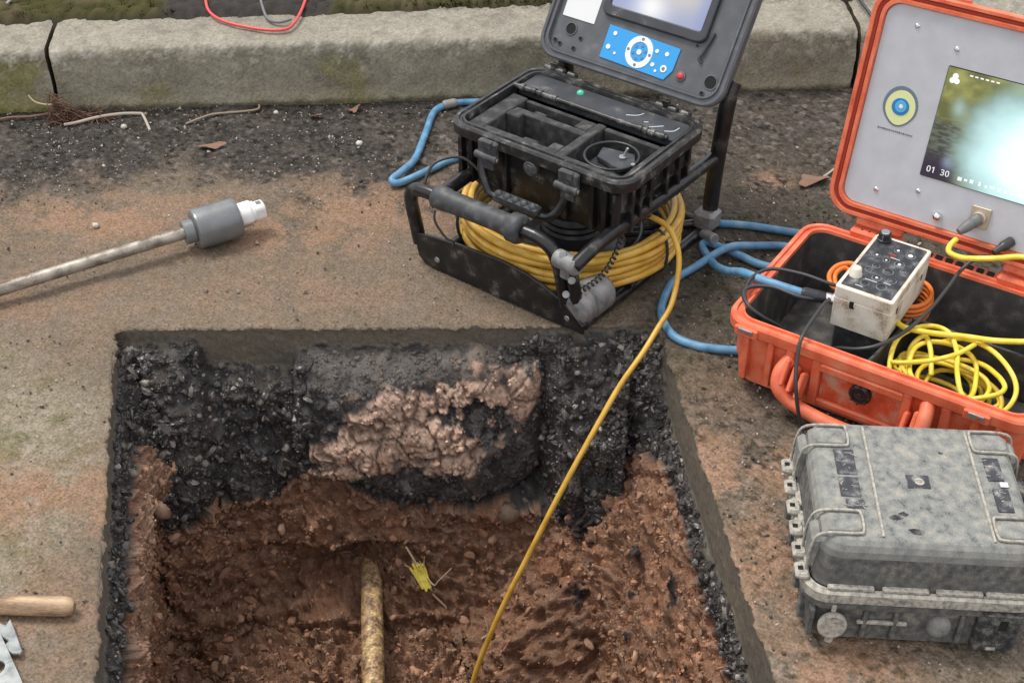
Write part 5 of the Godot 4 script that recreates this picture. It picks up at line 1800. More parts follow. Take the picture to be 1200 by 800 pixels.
# ------------------------------------------------------------------ cream control box standing in the orange case
func build_control_box() -> void:
	var t := thing("control_box", "cream plastic control box with a dark knob panel, standing inside the open orange case", "control box", CASE_AT, CASE_YAW)
	var cx := -0.0485
	var cz := -0.0165
	var g := Geo.new()
	var rr := []
	for q in [[0.0345, 0.0655, 0.003, 0.0815], [0.036, 0.067, 0.004, 0.083], [0.0365, 0.0675, 0.004, 0.123], [0.0358, 0.0668, 0.004, 0.1236], [0.0358, 0.0668, 0.004, 0.1248], [0.0365, 0.0675, 0.004, 0.1254], [0.0365, 0.0675, 0.004, 0.1392], [0.0355, 0.0665, 0.0035, 0.1405]]:
		rr.append(q + [cx, cz])
	loft(g, rr)
	put("shell", g, M.cream, t)
	g = Geo.new()
	loft(g, [[0.032, 0.062, 0.002, 0.1402, cx, cz], [0.0318, 0.0618, 0.002, 0.1412, cx, cz]])
	var pn := put("control_panel", g, M.control, t)
	g = Geo.new()
	for q in [[-0.03, -0.055, 0.0055], [-0.047, -0.058, 0.0045], [-0.035, -0.03, 0.006], [-0.052, -0.03, 0.004], [-0.041, -0.008, 0.006], [-0.058, -0.012, 0.0045], [-0.03, 0.008, 0.005], [-0.048, 0.012, 0.0055], [-0.063, 0.0, 0.004], [-0.036, 0.027, 0.006], [-0.056, 0.03, 0.005], [-0.066, -0.035, 0.004], [-0.026, -0.018, 0.0035]]:
		g = Geo.new()
		lathe(g, [[q[2], 0], [q[2] * 0.97, 0.0012], [q[2] * 0.8, 0.0014], [q[2] * 0.78, 0.0004]], Vector3(q[0], 0.1411, q[1]), Vector3(q[0], 1, q[1]), 4)
		var pb := put("push_button", g, M.scraped, pn)
		g = Geo.new()
		loft(g, [[q[2] * 1.12, q[2] * 1.12, q[2] * 1.12, 0.1411, q[0], q[1]], [q[2] * 1.1, q[2] * 1.1, q[2] * 1.1, 0.1419, q[0], q[1]], [q[2] * 0.9, q[2] * 0.9, q[2] * 0.9, 0.1419, q[0], q[1]]], Transform3D(), false, false)
		put("pale_rim", g, M.galv, pb)
	for q in [[-0.03, -0.055, 0.0032], [-0.047, -0.058, 0.002], [-0.035, -0.03, 0.0022], [-0.052, -0.03, 0.0015], [-0.048, 0.012, 0.0018], [-0.066, -0.035, 0.0018]]:
		g = Geo.new()
		disc(g, Vector3(q[0], 0.1413, q[1]), Vector3.UP, q[2], 0.0016, 0.0004, 4)
		put("pale_mark", g, M.label_white, pn)
	for q in [[-0.044, -0.04, 0.012], [-0.052, 0.02, 0.016], [-0.033, 0.016, 0.009], [-0.06, 0.038, 0.01]]:
		g = Geo.new()
		box(g, Vector3(q[0], 0.1413, q[1]), Vector3(q[2], 0.0006, 0.001), 0.0002)
		put("pale_mark", g, M.label_white, pn)
	g = Geo.new()
	box(g, Vector3(-0.05, 0.1413, -0.047), Vector3(0.009, 0.0007, 0.0016), 0.0002)
	put("red_mark", g, M.red_button, pn)
	g = Geo.new()
	box(g, Vector3(-0.048, 0.1413, -0.042), Vector3(0.007, 0.0007, 0.0012), 0.0002)
	put("red_mark", g, M.red_button, pn)
	g = Geo.new()
	lathe(g, [[0.009, 0.0], [0.009, 0.0035], [0.0078, 0.004], [0.0078, 0.012], [0.0066, 0.0135], [0.0062, 0.013]], Vector3(-0.071, 0.1408, -0.072), Vector3(-0.071, 1, -0.072), 6)
	var kn := put("large_knob", g, M.black_clean, t)
	g = Geo.new()
	lathe(g, [[0.006, 0.0], [0.0055, 0.001]], Vector3(-0.071, 0.1537, -0.072), Vector3(-0.071, 1, -0.072), 5)
	box(g, Vector3(-0.071, 0.1475, -0.0645), Vector3(0.0015, 0.008, 0.0012), 0.0003)
	put("bright_cap", g, M.chrome, kn)
	g = Geo.new()
	lathe(g, [[0.008, 0.0], [0.008, 0.0025], [0.0068, 0.004], [0.0064, 0.0105], [0.005, 0.012]], Vector3(-0.072, 0.1408, 0.019), Vector3(-0.072, 1, 0.019), 6, true)
	put("small_knob", g, M.cream, t)
	g = Geo.new()
	box(g, Vector3(-0.061, 0.1195, 0.0507), Vector3(0.0052, 0.0095, 0.0018), 0.0003)
	box(g, Vector3(-0.0588, 0.116, 0.0507), Vector3(0.003, 0.003, 0.0018), 0.0003)
	put("case_slot", g, M.dark_hole, t)
	for z in [-0.057, 0.027]:
		g = Geo.new()
		box(g, Vector3(-0.0125, 0.116, z), Vector3(0.0018, 0.0085, 0.0042), 0.0003)
		put("case_slot", g, M.dark_hole, t)
	g = Geo.new()
	lathe(g, [[0.0085, 0.0], [0.0085, 0.006], [0.007, 0.007], [0.007, 0.014], [0.0055, 0.015]], Vector3(-0.084, 0.108, 0.036), Vector3(-0.2, 0.108, 0.05), 5)
	put("side_connector", g, M.chrome, t)

func cable(called: String, label: String, at: Vector3, yaw: float, runs: Array, r: float, m: Material, piece := "run", group := "") -> Node3D:
	var t := thing(called, label, "cable", at, yaw, group)
	for q in runs:
		var g := Geo.new()
		tube(g, q, r, 6, 8)
		put(piece, g, m, t)
	return t

func build_case_cables() -> void:
	# coil of yellow cable lying in the front compartment
	var t := thing("yellow_cable", "loose coil of bright yellow cable in the front compartment of the orange case", "cable", CASE_AT, CASE_YAW)
	for k in 9:
		var g := Geo.new()
		var p := []
		var c := Vector3(0.068 + rng.randf_range(-0.014, 0.02), 0.024 + k * 0.0055, 0.045 + rng.randf_range(-0.012, 0.012))
		var rx := rng.randf_range(0.042, 0.066)
		var rz := rng.randf_range(0.036, 0.05)
		var tilt := rng.randf_range(-0.25, 0.25)
		var ph := rng.randf() * TAU
		for i in 16:
			var a := i * TAU / 16
			p.append(c + Vector3(rx * cos(a) + 0.004 * sin(3 * a + ph), 0.012 * tilt * cos(a) * 4.0 + 0.003 * sin(2 * a + ph), rz * sin(a) + 0.004 * cos(2 * a + ph)))
		for i in p.size():
			p[i].x = clampf(p[i].x, 0.0, 0.152)
			p[i].z = clampf(p[i].z, -0.014, 0.103)
		tube(g, p, 0.0031, 4, 8, true)
		put("loop", g, M.yellow_cable, t)
	for q in [
		[Vector3(0.01, 0.06, 0.085), Vector3(0.0, 0.075, 0.058), Vector3(-0.001, 0.083, 0.025), Vector3(0.02, 0.087, -0.004), Vector3(0.045, 0.086, -0.008), Vector3(0.066, 0.082, 0.018), Vector3(0.078, 0.078, 0.05), Vector3(0.095, 0.07, 0.078), Vector3(0.12, 0.06, 0.09)],
		[Vector3(0.002, 0.07, 0.066), Vector3(0.017, 0.078, 0.07), Vector3(0.045, 0.082, 0.053), Vector3(0.068, 0.084, 0.026), Vector3(0.08, 0.083, -0.006)],
		[Vector3(0.04, 0.07, -0.004), Vector3(0.063, 0.078, -0.016), Vector3(0.098, 0.082, -0.008), Vector3(0.13, 0.08, 0.016), Vector3(0.147, 0.074, 0.042), Vector3(0.146, 0.066, 0.07), Vector3(0.13, 0.06, 0.09)],
		[Vector3(0.026, 0.05, 0.06), Vector3(0.014, 0.07, 0.03), Vector3(0.022, 0.08, 0.008), Vector3(0.036, 0.075, 0.022), Vector3(0.05, 0.06, 0.05)]]:
		var g := Geo.new()
		tube(g, q, 0.0031, 6, 8)
		put("loop", g, M.yellow_cable, t)
	cable("yellow_lead", "yellow lead from the socket on the grey monitor panel down to the cream control box", CASE_AT, CASE_YAW, [[Vector3(0.007, 0.149, -0.112), Vector3(0.004, 0.146, -0.098), Vector3(0.008, 0.143, -0.088), Vector3(0.026, 0.143, -0.086), Vector3(0.057, 0.149, -0.094), Vector3(0.095, 0.163, -0.098), Vector3(0.135, 0.168, -0.088), Vector3(0.158, 0.155, -0.065), Vector3(0.16, 0.125, -0.042), Vector3(0.145, 0.102, -0.03), Vector3(0.105, 0.093, -0.015), Vector3(0.065, 0.09, -0.004), Vector3(0.029, 0.09, 0.011), Vector3(0.0, 0.09, 0.018), Vector3(-0.0125, 0.09, 0.012)]], 0.0036, M.yellow_cable)
	var oc := thing("orange_cable", "orange cable coiled behind the cream control box", "cable", CASE_AT, CASE_YAW)
	for q in [
		[Vector3(-0.086, 0.095, -0.05), Vector3(-0.1, 0.102, -0.058), Vector3(-0.116, 0.1, -0.047), Vector3(-0.119, 0.096, -0.028), Vector3(-0.108, 0.094, -0.01), Vector3(-0.092, 0.09, -0.008), Vector3(-0.088, 0.08, 0.0)],
		[Vector3(-0.09, 0.09, -0.045), Vector3(-0.106, 0.098, -0.05), Vector3(-0.113, 0.096, -0.035), Vector3(-0.106, 0.09, -0.02), Vector3(-0.092, 0.086, -0.016)]]:
		var g := Geo.new()
		tube(g, q, 0.0032, 6, 8)
		put("loop", g, M.orange_cable, oc)
	for k in 5:
		var g := Geo.new()
		var p := []
		for i in 12:
			var a := i * TAU / 12
			p.append(Vector3(-0.022 + (0.024 + 0.0015 * (k % 2)) * cos(a), 0.055 + k * 0.0068, -0.066 + 0.032 * sin(a)))
		tube(g, p, 0.0032, 3, 8, true)
		put("loop", g, M.orange_cable, oc)
	cable("black_lead", "thin black lead from the control box connector looping over the orange front rim", CASE_AT, CASE_YAW, [
		[Vector3(-0.092, 0.109, 0.038), Vector3(-0.121, 0.111, 0.057), Vector3(-0.16, 0.111, 0.057), Vector3(-0.184, 0.109, 0.068), Vector3(-0.187, 0.1075, 0.085), Vector3(-0.17, 0.107, 0.104), Vector3(-0.152, 0.095, 0.1), Vector3(-0.13, 0.07, 0.078), Vector3(-0.11, 0.03, 0.06)]], 0.0026, M.black_cable)
	cable("black_lead", "thin black lead curving round the left inner corner of the orange case", CASE_AT, CASE_YAW, [
		[Vector3(-0.086, 0.112, 0.012), Vector3(-0.107, 0.115, 0.017), Vector3(-0.139, 0.116, 0.018), Vector3(-0.176, 0.115, 0.027), Vector3(-0.19, 0.112, 0.05), Vector3(-0.189, 0.108, 0.074), Vector3(-0.178, 0.105, 0.095), Vector3(-0.16, 0.095, 0.1), Vector3(-0.14, 0.06, 0.085)]], 0.0024, M.black_cable)
	cable("black_lead", "thin black lead hanging over the orange front rim down to the ground", CASE_AT, CASE_YAW, [
		[Vector3(-0.093, 0.11, 0.039), Vector3(-0.09, 0.118, 0.07), Vector3(-0.09, 0.115, 0.11), Vector3(-0.0885, 0.108, 0.135), Vector3(-0.084, 0.09, 0.15), Vector3(-0.076, 0.07, 0.165), Vector3(-0.066, 0.04, 0.172), Vector3(-0.058, 0.012, 0.17), Vector3(-0.052, 0.004, 0.178), Vector3(-0.03, 0.004, 0.2)]], 0.0024, M.black_cable)
	cable("black_lead", "black lead from the small jack on the monitor panel across the yellow coil", CASE_AT, CASE_YAW, [
		[Vector3(0.052, 0.143, -0.108), Vector3(0.038, 0.135, -0.108), Vector3(0.026, 0.122, -0.09), Vector3(0.022, 0.112, -0.06), Vector3(0.016, 0.103, -0.012), Vector3(0.004, 0.096, 0.035), Vector3(-0.014, 0.09, 0.068), Vector3(-0.035, 0.082, 0.079), Vector3(-0.06, 0.07, 0.075), Vector3(-0.08, 0.05, 0.06)]], 0.0026, M.black_cable)

func build_hoses() -> void:
	var t := thing("blue_hose", "blue hose doubled back beside the orange case and plugged into its control box", "hose")
	var cs := Basis(Vector3.UP, deg_to_rad(CASE_YAW))
	var c1: Vector3 = CASE_AT + cs * Vector3(-0.122, 0.112, 0.05)
	var g := Geo.new()
	tube(g, [c1, Vector3(0.332, 0.1125, -1.376), Vector3(0.312, 0.1105, -1.392), Vector3(0.294, 0.095, -1.43), Vector3(0.288, 0.05, -1.497), Vector3(0.283, 0.018, -1.555), Vector3(0.275, 0.007, -1.6), Vector3(0.272, 0.007, -1.622), Vector3(0.279, 0.007, -1.629), Vector3(0.29, 0.007, -1.623), Vector3(0.32, 0.007, -1.599), Vector3(0.352, 0.007, -1.572), Vector3(0.39, 0.007, -1.568), Vector3(0.41, 0.007, -1.592), Vector3(0.394, 0.007, -1.618), Vector3(0.348, 0.0075, -1.62), Vector3(0.303, 0.0195, -1.597), Vector3(0.257, 0.0075, -1.568), Vector3(0.225, 0.007, -1.537), Vector3(0.206, 0.007, -1.493), Vector3(0.2, 0.007, -1.451), Vector3(0.212, 0.007, -1.410), Vector3(0.238, 0.007, -1.391), Vector3(0.262, 0.007, -1.384), Vector3(0.3, 0.007, -1.379)], 0.0057, 6, 10)
	put("hose_run", g, M.blue_hose, t)
	g = Geo.new()
	lathe(g, [[0.006, 0.0], [0.008, 0.004], [0.008, 0.02], [0.0065, 0.03]], c1 + cs * Vector3(-0.004, 0, 0), CASE_AT + cs * Vector3(-0.08, 0.108, 0.036), 5)
	put("plug", g, M.black_clean, t)
	t = thing("blue_hose", "blue hose running behind the black reel unit with a tight bend showing on its left", "hose")
	g = Geo.new()
	tube(g, [Vector3(0.5, 0.007, -1.62), Vector3(0.443, 0.007, -1.648), Vector3(0.413, 0.007, -1.654), Vector3(0.342, 0.007, -1.674), Vector3(0.26, 0.007, -1.69), Vector3(0.15, 0.007, -1.76), Vector3(0.05, 0.007, -1.84), Vector3(-0.03, 0.007, -1.868), Vector3(-0.087, 0.0075, -1.864), Vector3(-0.132, 0.0075, -1.826), Vector3(-0.163, 0.008, -1.797), Vector3(-0.178, 0.0085, -1.789), Vector3(-0.183, 0.0115, -1.796), Vector3(-0.17, 0.0135, -1.815), Vector3(-0.152, 0.0095, -1.86), Vector3(-0.139, 0.007, -1.95), Vector3(-0.131, 0.007, -2.01), Vector3(-0.115, 0.007, -2.037), Vector3(-0.085, 0.007, -2.05), Vector3(0.0, 0.007, -2.054), Vector3(0.1, 0.007, -2.06)], 0.0057, 6, 10)
	put("hose_run", g, M.blue_hose, t)
	g = Geo.new()
	lathe(g, [[0.006, 0.0], [0.0075, 0.003], [0.0075, 0.02], [0.006, 0.024]], Vector3(-0.115, 0.009, -2.036), Vector3(-0.085, 0.009, -2.05), 5)
	put("pale_sleeve", g, M.grey_cable, t)

# ------------------------------------------------------------------ dusty closed case
func build_dusty_case() -> void:
	var t := thing("dusty_case", "closed black hard case caked in grey dust, at the right of the pit", "equipment case", Vector3(0.41, 0, -0.998), -4.0)
	t.scale.y = 1.22
	var g := Geo.new()
	loft(g, [[0.1, 0.086, 0.018, 0.0], [0.106, 0.092, 0.022, 0.006], [0.109, 0.095, 0.022, 0.044], [0.113, 0.1, 0.024, 0.047], [0.114, 0.101, 0.025, 0.053], [0.111, 0.098, 0.023, 0.0545]], Transform3D(), true, true, 5)
	for x in [-0.103, -0.05, -0.02, 0.045, 0.078, 0.103]:
		box(g, Vector3(x, 0.027, 0.0935), Vector3(0.006, 0.034, 0.01), 0.0015)
	for z in [-0.07, -0.03, 0.03, 0.07]:
		box(g, Vector3(-0.1075, 0.027, z), Vector3(0.01, 0.034, 0.012), 0.002)
		box(g, Vector3(0.1075, 0.027, z), Vector3(0.01, 0.034, 0.012), 0.002)
	put("base_shell", g, M.dusty_base, t)
	g = Geo.new()
	loft(g, [[0.113, 0.1, 0.024, 0.0555], [0.117, 0.104, 0.026, 0.0575], [0.117, 0.104, 0.026, 0.067], [0.1145, 0.1015, 0.025, 0.0685], [0.11, 0.097, 0.022, 0.0685]], Transform3D(), true, false, 6)
	var fl := put("lid_flange", g, M.dusty_edge, t)
	g = Geo.new()
	for x in [-0.071, -0.018, 0.034, 0.082]:
		g = Geo.new()
		box(g, Vector3(x, 0.0705, 0.0975), Vector3(0.045, 0.004, 0.006), 0.001)
		put("worn_edge", g, M.dusty_edge, fl)
	for z in [-0.075, -0.03, 0.012, 0.055]:
		g = Geo.new()
		box(g, Vector3(-0.1105, 0.0705, z), Vector3(0.006, 0.004, 0.034), 0.001)
		put("worn_edge", g, M.dusty_edge, fl)
	g = Geo.new()
	loft(g, [[0.1085, 0.0955, 0.022, 0.068], [0.107, 0.094, 0.022, 0.088], [0.1055, 0.0925, 0.022, 0.1]], Transform3D(), false, false, 7)
	put("lid_side", g, M.dusty_base, t)  # lid sides share the darker tone of the base, the top is paler
	g = Geo.new()
	loft(g, [[0.1055, 0.0925, 0.022, 0.1], [0.1045, 0.0915, 0.022, 0.1062], [0.1015, 0.0885, 0.021, 0.1112], [0.0975, 0.0845, 0.02, 0.1143], [0.095, 0.082, 0.019, 0.115]], Transform3D(), false, true, 7, false)
	var lid := put("lid_top", g, M.dusty, t)
	# raised panel edges and corner pads
	g = Geo.new()
	for x in [-0.0455, 0.0605]:
		g = Geo.new()
		tube(g, [Vector3(x, 0.103, 0.0905), Vector3(x, 0.1135, 0.079), Vector3(x, 0.1155, 0.065), Vector3(x, 0.1155, -0.065), Vector3(x, 0.1135, -0.079), Vector3(x, 0.103, -0.0905)], 0.0016, 4, 6)
		put("panel_ridge", g, M.dusty_edge, lid)
	for s in [[-1, -1], [-1, 1], [1, -1], [1, 1]]:
		g = Geo.new()
		var z: float = s[1] * 0.063
		var x: float = s[0] * 0.082
		box(g, Vector3(x, 0.1105, z), Vector3(0.042, 0.012, 0.03), 0.004)
		box(g, Vector3(s[0] * 0.1065, 0.091, z), Vector3(0.012, 0.036, 0.03), 0.004)
		var pad := put("corner_pad", g, M.dusty, lid)
		g = Geo.new()
		var y := 0.1168
		var xa: float = s[0] * 0.064
		var xb: float = s[0] * 0.104
		tube(g, [Vector3(s[0] * 0.1135, 0.075, z - 0.0155), Vector3(s[0] * 0.1125, 0.1, z - 0.0155), Vector3(xb, 0.115, z - 0.0155), Vector3(xa + s[0] * 0.006, y, z - 0.0155), Vector3(xa, y, z - 0.011), Vector3(xa, y, z + 0.011), Vector3(xa + s[0] * 0.006, y, z + 0.0155), Vector3(xb, 0.115, z + 0.0155), Vector3(s[0] * 0.1125, 0.1, z + 0.0155), Vector3(s[0] * 0.1135, 0.075, z + 0.0155)], 0.0015, 4, 6)
		put("pad_rim", g, M.dusty_edge, pad)
	# rubbed lettering strips
	var strips := [[-0.070, -0.043, -0.006, 0.02], [-0.070, -0.002, 0.026, 0.02], [-0.067, 0.03, 0.042, 0.018], [0.079, -0.04, -0.006, 0.016], [0.08, 0.006, 0.038, 0.016]]
	for q in strips:
		g = Geo.new()
		box(g, Vector3(q[0], 0.1152, (q[1] + q[2]) / 2), Vector3(q[3], 0.002, q[2] - q[1]), 0.0006)
		var st := put("rubbed_strip", g, M.scraped, lid)
		g = Geo.new()
		for k in 5:
			var a := Vector3(q[0] + rng.randf_range(-0.4, 0.4) * q[3], 0.1164, lerpf(q[1], q[2], rng.randf_range(0.1, 0.9)))
			tube(g, [a, a + Vector3(rng.randf_range(-0.008, 0.008), 0, rng.randf_range(-0.004, 0.004))], 0.0005, 1, 5)
		put("scrape", g, M.dusty_edge, st)
	g = Geo.new()
	box(g, Vector3(0.0, 0.1152, 0.0), Vector3(0.023, 0.0016, 0.019), 0.0005)
	var bd := put("badge", g, M.scraped, lid)
	g = Geo.new()
	lathe(g, [[0.005, 0], [0.0048, 0.0006], [0.0028, 0.0007], [0.0027, 0.0002]], Vector3(0.001, 0.1159, 0.001), Vector3(0.001, 1, 0.001), 5)
	put("badge_mark", g, M.dusty_edge, bd)
	g = Geo.new()
	box(g, Vector3(0.085, 0.1165, 0.0), Vector3(0.008, 0.001, 0.007), 0.0003)
	put("pale_chip", g, M.label_white, lid)
	for q in [[-0.03, 0.052, 0.005], [-0.022, 0.047, 0.0035], [-0.012, 0.07, 0.006], [0.03, -0.045, 0.002]]:
		g = Geo.new()
		var p := []
		for k in 9:
			var a := k * TAU / 9
			var r: float = q[2] * rng.randf_range(0.6, 1.2)
			p.append(Vector2(q[0] + r * cos(a) * 1.4, q[1] + r * sin(a)))
		plate(g, p, 0.1146, 0.1153, 0.0002)
		put("dark_spot", g, M.dusty_dark, lid)
	# hinge side on the left: tabs with holes
	for z in [-0.072, -0.04, -0.01, 0.02, 0.05, 0.078]:
		g = Geo.new()
		box(g, Vector3(-0.117, 0.071, z), Vector3(0.014, 0.006, 0.02), 0.002)
		var tb := put("hinge_tab", g, M.dusty_edge, t)
		g = Geo.new()
		box(g, Vector3(-0.1185, 0.0738, z), Vector3(0.0055, 0.0012, 0.0055), 0.0003)
		put("tab_hole", g, M.dark_hole, tb)
	# front fittings
	g = Geo.new()
	lathe(g, [[0.0135, 0.0], [0.0145, 0.002], [0.0145, 0.005], [0.012, 0.0065], [0.0105, 0.0055], [0.004, 0.0055], [0.003, 0.007]], Vector3(-0.083, 0.03, 0.1), Vector3(-0.083, 0.05, 1), 6)
	box(g, Vector3(-0.083, 0.0125, 0.102), Vector3(0.008, 0.009, 0.005), 0.0015)
	box(g, Vector3(-0.084, 0.049, 0.1015), Vector3(0.005, 0.008, 0.003), 0.0008)
	put("front_disc", g, M.dusty_edge, t)
	g = Geo.new()
	lathe(g, [[0.012, 0.0], [0.012, 0.003], [0.0095, 0.006], [0.0065, 0.0075], [0.003, 0.008]], Vector3(0.024, 0.028, 0.094), Vector3(0.024, 0.028, 1), 6, true)
	put("purge_valve", g, M.dusty, t)
	g = Geo.new()
	box(g, Vector3(-0.033, 0.03, 0.0965), Vector3(0.05, 0.004, 0.004), 0.001)
	put("front_rib", g, M.dusty_edge, t)
	g = Geo.new()
	box(g, Vector3(0.079, 0.028, 0.0975), Vector3(0.042, 0.044, 0.012), 0.003)
	box(g, Vector3(0.08, 0.0535, 0.104), Vector3(0.04, 0.003, 0.006), 0.001)
	var lc := put("front_latch", g, M.dusty_dark, t)
	g = Geo.new()
	box(g, Vector3(0.083, 0.04, 0.1032), Vector3(0.008, 0.012, 0.002), 0.0004)
	put("latch_slot", g, M.dark_hole, lc)
	g = Geo.new()
	box(g, Vector3(0.077, 0.012, 0.1038), Vector3(0.01, 0.0035, 0.002), 0.0008)
	put("latch_lip", g, M.dusty_edge, lc)
	for z in [-0.03, 0.035]:
		g = Geo.new()
		box(g, Vector3(0.119, 0.066, z), Vector3(0.012, 0.04, 0.032), 0.003)
		box(g, Vector3(0.115, 0.088, z), Vector3(0.014, 0.01, 0.026), 0.003)
		put("side_latch", g, M.dusty_dark, t)

# ------------------------------------------------------------------ steel rod with coupling
func build_steel_rod() -> void:
	var t := thing("steel_rod", "long steel rod ending in a grey coupling and white nut, lying on the mud", "rod")
	var d := Vector3(0.876, 0.034, -0.482).normalized()
	var o := Vector3(-0.452, 0.0295, -1.628)
	var g := Geo.new()
	var p := []
	for k in 12: p.append(o - d * (0.62 * (1.0 - k / 11.0)))
	tube(g, p, 0.0088, 1, 12)
	put("shaft", g, M.steel_rod, t)
	g = Geo.new()
	lathe(g, [[0.0165, -0.016], [0.0175, -0.0145], [0.0175, -0.002], [0.0165, 0.0]], o, o + d, 7)
	put("collar", g, M.coupling, t)
	g = Geo.new()
	lathe(g, [[0.026, 0.0], [0.0285, 0.0015], [0.029, 0.004], [0.029, 0.061], [0.0282, 0.064], [0.022, 0.066]], o, o + d, 9)
	put("coupling_sleeve", g, M.coupling, t)
	g = Geo.new()
	lathe(g, [[0.019, 0.0655], [0.0215, 0.067], [0.0215, 0.083], [0.02, 0.0855], [0.0185, 0.086], [0.0185, 0.089], [0.012, 0.09]], o, o + d, 1)
	put("hexagon_nut", g, M.white, t)
	g = Geo.new()
	var xf := along(o, o + d)
	loft(g, [[0.0125, 0.0125, 0.008, 0.089], [0.0125, 0.0125, 0.008, 0.1035], [0.011, 0.011, 0.007, 0.105]], xf)
	put("square_end", g, M.white, t)
	g = Geo.new()
	box(g, xf * Vector3(0.0, 0.098, 0.0), Vector3(0.0255, 0.009, 0.011), 0.001, xf.basis)
	put("dark_slot", g, M.grey_plug, t)

# ------------------------------------------------------------------ tools at the left edge
func build_hand_tools() -> void:
	var t := thing("wooden_handle", "worn wooden tool handle at the left edge, above a torn metal plate", "tool handle")
	var g := Geo.new()
	lathe(g, [[0.0095, 0.0], [0.0103, 0.05], [0.0106, 0.2], [0.0104, 0.236], [0.0085, 0.243], [0.0045, 0.2455]], Vector3(-0.7, 0.0112, -0.954), Vector3(-0.456, 0.0106, -0.9475), 6, true)
	put("shaft", g, M.wood, t)
	t = thing("metal_bracket", "jagged pale galvanized metal plate lying below the wooden handle", "metal plate")
	g = Geo.new()
	plate(g, [Vector2(-0.6, -0.955), Vector2(-0.545, -0.925), Vector2(-0.531, -0.931), Vector2(-0.521, -0.926), Vector2(-0.5185, -0.935), Vector2(-0.510, -0.921), Vector2(-0.494, -0.893), Vector2(-0.4955, -0.8885), Vector2(-0.503, -0.889), Vector2(-0.516, -0.897), Vector2(-0.512, -0.9055), Vector2(-0.525, -0.914), Vector2(-0.56, -0.92), Vector2(-0.62, -0.93)], 0.004, 0.0072, 0.0008)
	put("torn_plate", g, M.galv, t)
	t = thing("metal_strap", "galvanized metal strap with a round hole at the bottom left corner", "metal plate")
	g = Geo.new()
	var hole := []
	var outer := [Vector2(-0.545, -0.93), Vector2(-0.523, -0.915), Vector2(-0.484, -0.855), Vector2(-0.45, -0.795), Vector2(-0.49, -0.775), Vector2(-0.55, -0.87)]
	# the strap with a slot to its hole, as one outline
	var c := Vector2(-0.513, -0.868)
	for k in 17:
		var a := -0.55 - k * TAU / 16.0
		hole.append(c + Vector2(cos(a), sin(a)) * 0.0095)
	var poly := [outer[0], outer[1]]
	var j: Vector2 = (outer[1] as Vector2).lerp(outer[2], 0.64)
	poly.append(j + Vector2(-0.0001, -0.00015))
	hole[0] += Vector2(-0.0001, -0.00015)
	hole[16] += Vector2(0.0001, 0.00015)
	poly.append_array(hole)
	poly.append(j + Vector2(0.0001, 0.00015))
	poly.append_array([outer[2], outer[3], outer[4], outer[5]])
	plate(g, poly, 0.0085, 0.0115, 0.00002)
	put("strap_body", g, M.galv, t)

func build_kerb_cables() -> void:
	cable("red_cable", "red cable looped over the top of the long kerb stone", Vector3.ZERO, 0, [[Vector3(-0.56, 0.14, -2.3), Vector3(-0.54, 0.142, -2.245), Vector3(-0.524, 0.134, -2.196), Vector3(-0.51, 0.124, -2.151), Vector3(-0.478, 0.120, -2.119), Vector3(-0.422, 0.118, -2.096), Vector3(-0.379, 0.1185, -2.091), Vector3(-0.363, 0.121, -2.108), Vector3(-0.354, 0.126, -2.151), Vector3(-0.348, 0.136, -2.203), Vector3(-0.344, 0.142, -2.245), Vector3(-0.34, 0.145, -2.3)]], 0.0026, M.red_cable)
	cable("black_cable", "thin dark cable hanging inside the red cable loop on the kerb", Vector3.ZERO, 0, [[Vector3(-0.445, 0.14, -2.29), Vector3(-0.44, 0.14, -2.24), Vector3(-0.431, 0.134, -2.198), Vector3(-0.412, 0.121, -2.137), Vector3(-0.39, 0.1205, -2.116), Vector3(-0.368, 0.123, -2.122)]], 0.0026, M.grey_plug)
	cable("grey_cable", "thin grey cable over the kerb at the top left corner", Vector3.ZERO, 0, [[Vector3(-0.88, 0.122, -2.11), Vector3(-0.863, 0.124, -2.136), Vector3(-0.853, 0.13, -2.173), Vector3(-0.837, 0.138, -2.194), Vector3(-0.815, 0.143, -2.222), Vector3(-0.79, 0.146, -2.26)]], 0.0028, M.grey_cable)
	cable("black_cable", "short black cable over the kerb edge beside the orange lid", Vector3.ZERO, 0, [[Vector3(0.585, 0.14, -2.27), Vector3(0.592, 0.128, -2.2), Vector3(0.604, 0.119, -2.15), Vector3(0.612, 0.11, -2.125), Vector3(0.61, 0.09, -2.117)]], 0.0028, M.black_cable)

# ------------------------------------------------------------------ what shows in the pit
func lumpy(r: Vector3, sd: int, amp: float, fr: float) -> Geo:
	var g := Geo.new()
	var s := SphereMesh.new()
	s.radius = 1.0
	s.height = 2.0
	s.radial_segments = 28
	s.rings = 16
	var a := s.get_mesh_arrays()
	var n := ns(SIM, fr, 3, sd)
	var vv: PackedVector3Array = a[Mesh.ARRAY_VERTEX]
	for i in vv.size():
		var p := vv[i]
		var k := 1.0 + amp * n.get_noise_3dv(p)
		g.v.append(p * r * k)
		g.n.append((p / r).normalized())
		g.c.append(Color(1, 1, 1))
	g.ix = a[Mesh.ARRAY_INDEX]
	return g

func stone(label: String, at: Vector3, r: Vector3, c: Color, sd: int, rot := Vector3.ZERO, group := "") -> void:
	var g := lumpy(r, sd, 0.5, 1.6)
	for i in g.c.size(): g.c[i] = c
	var o := put("stone", g, M.stone)
	o.position = at
	o.rotation = rot
	tag(o, label, "stone", group)

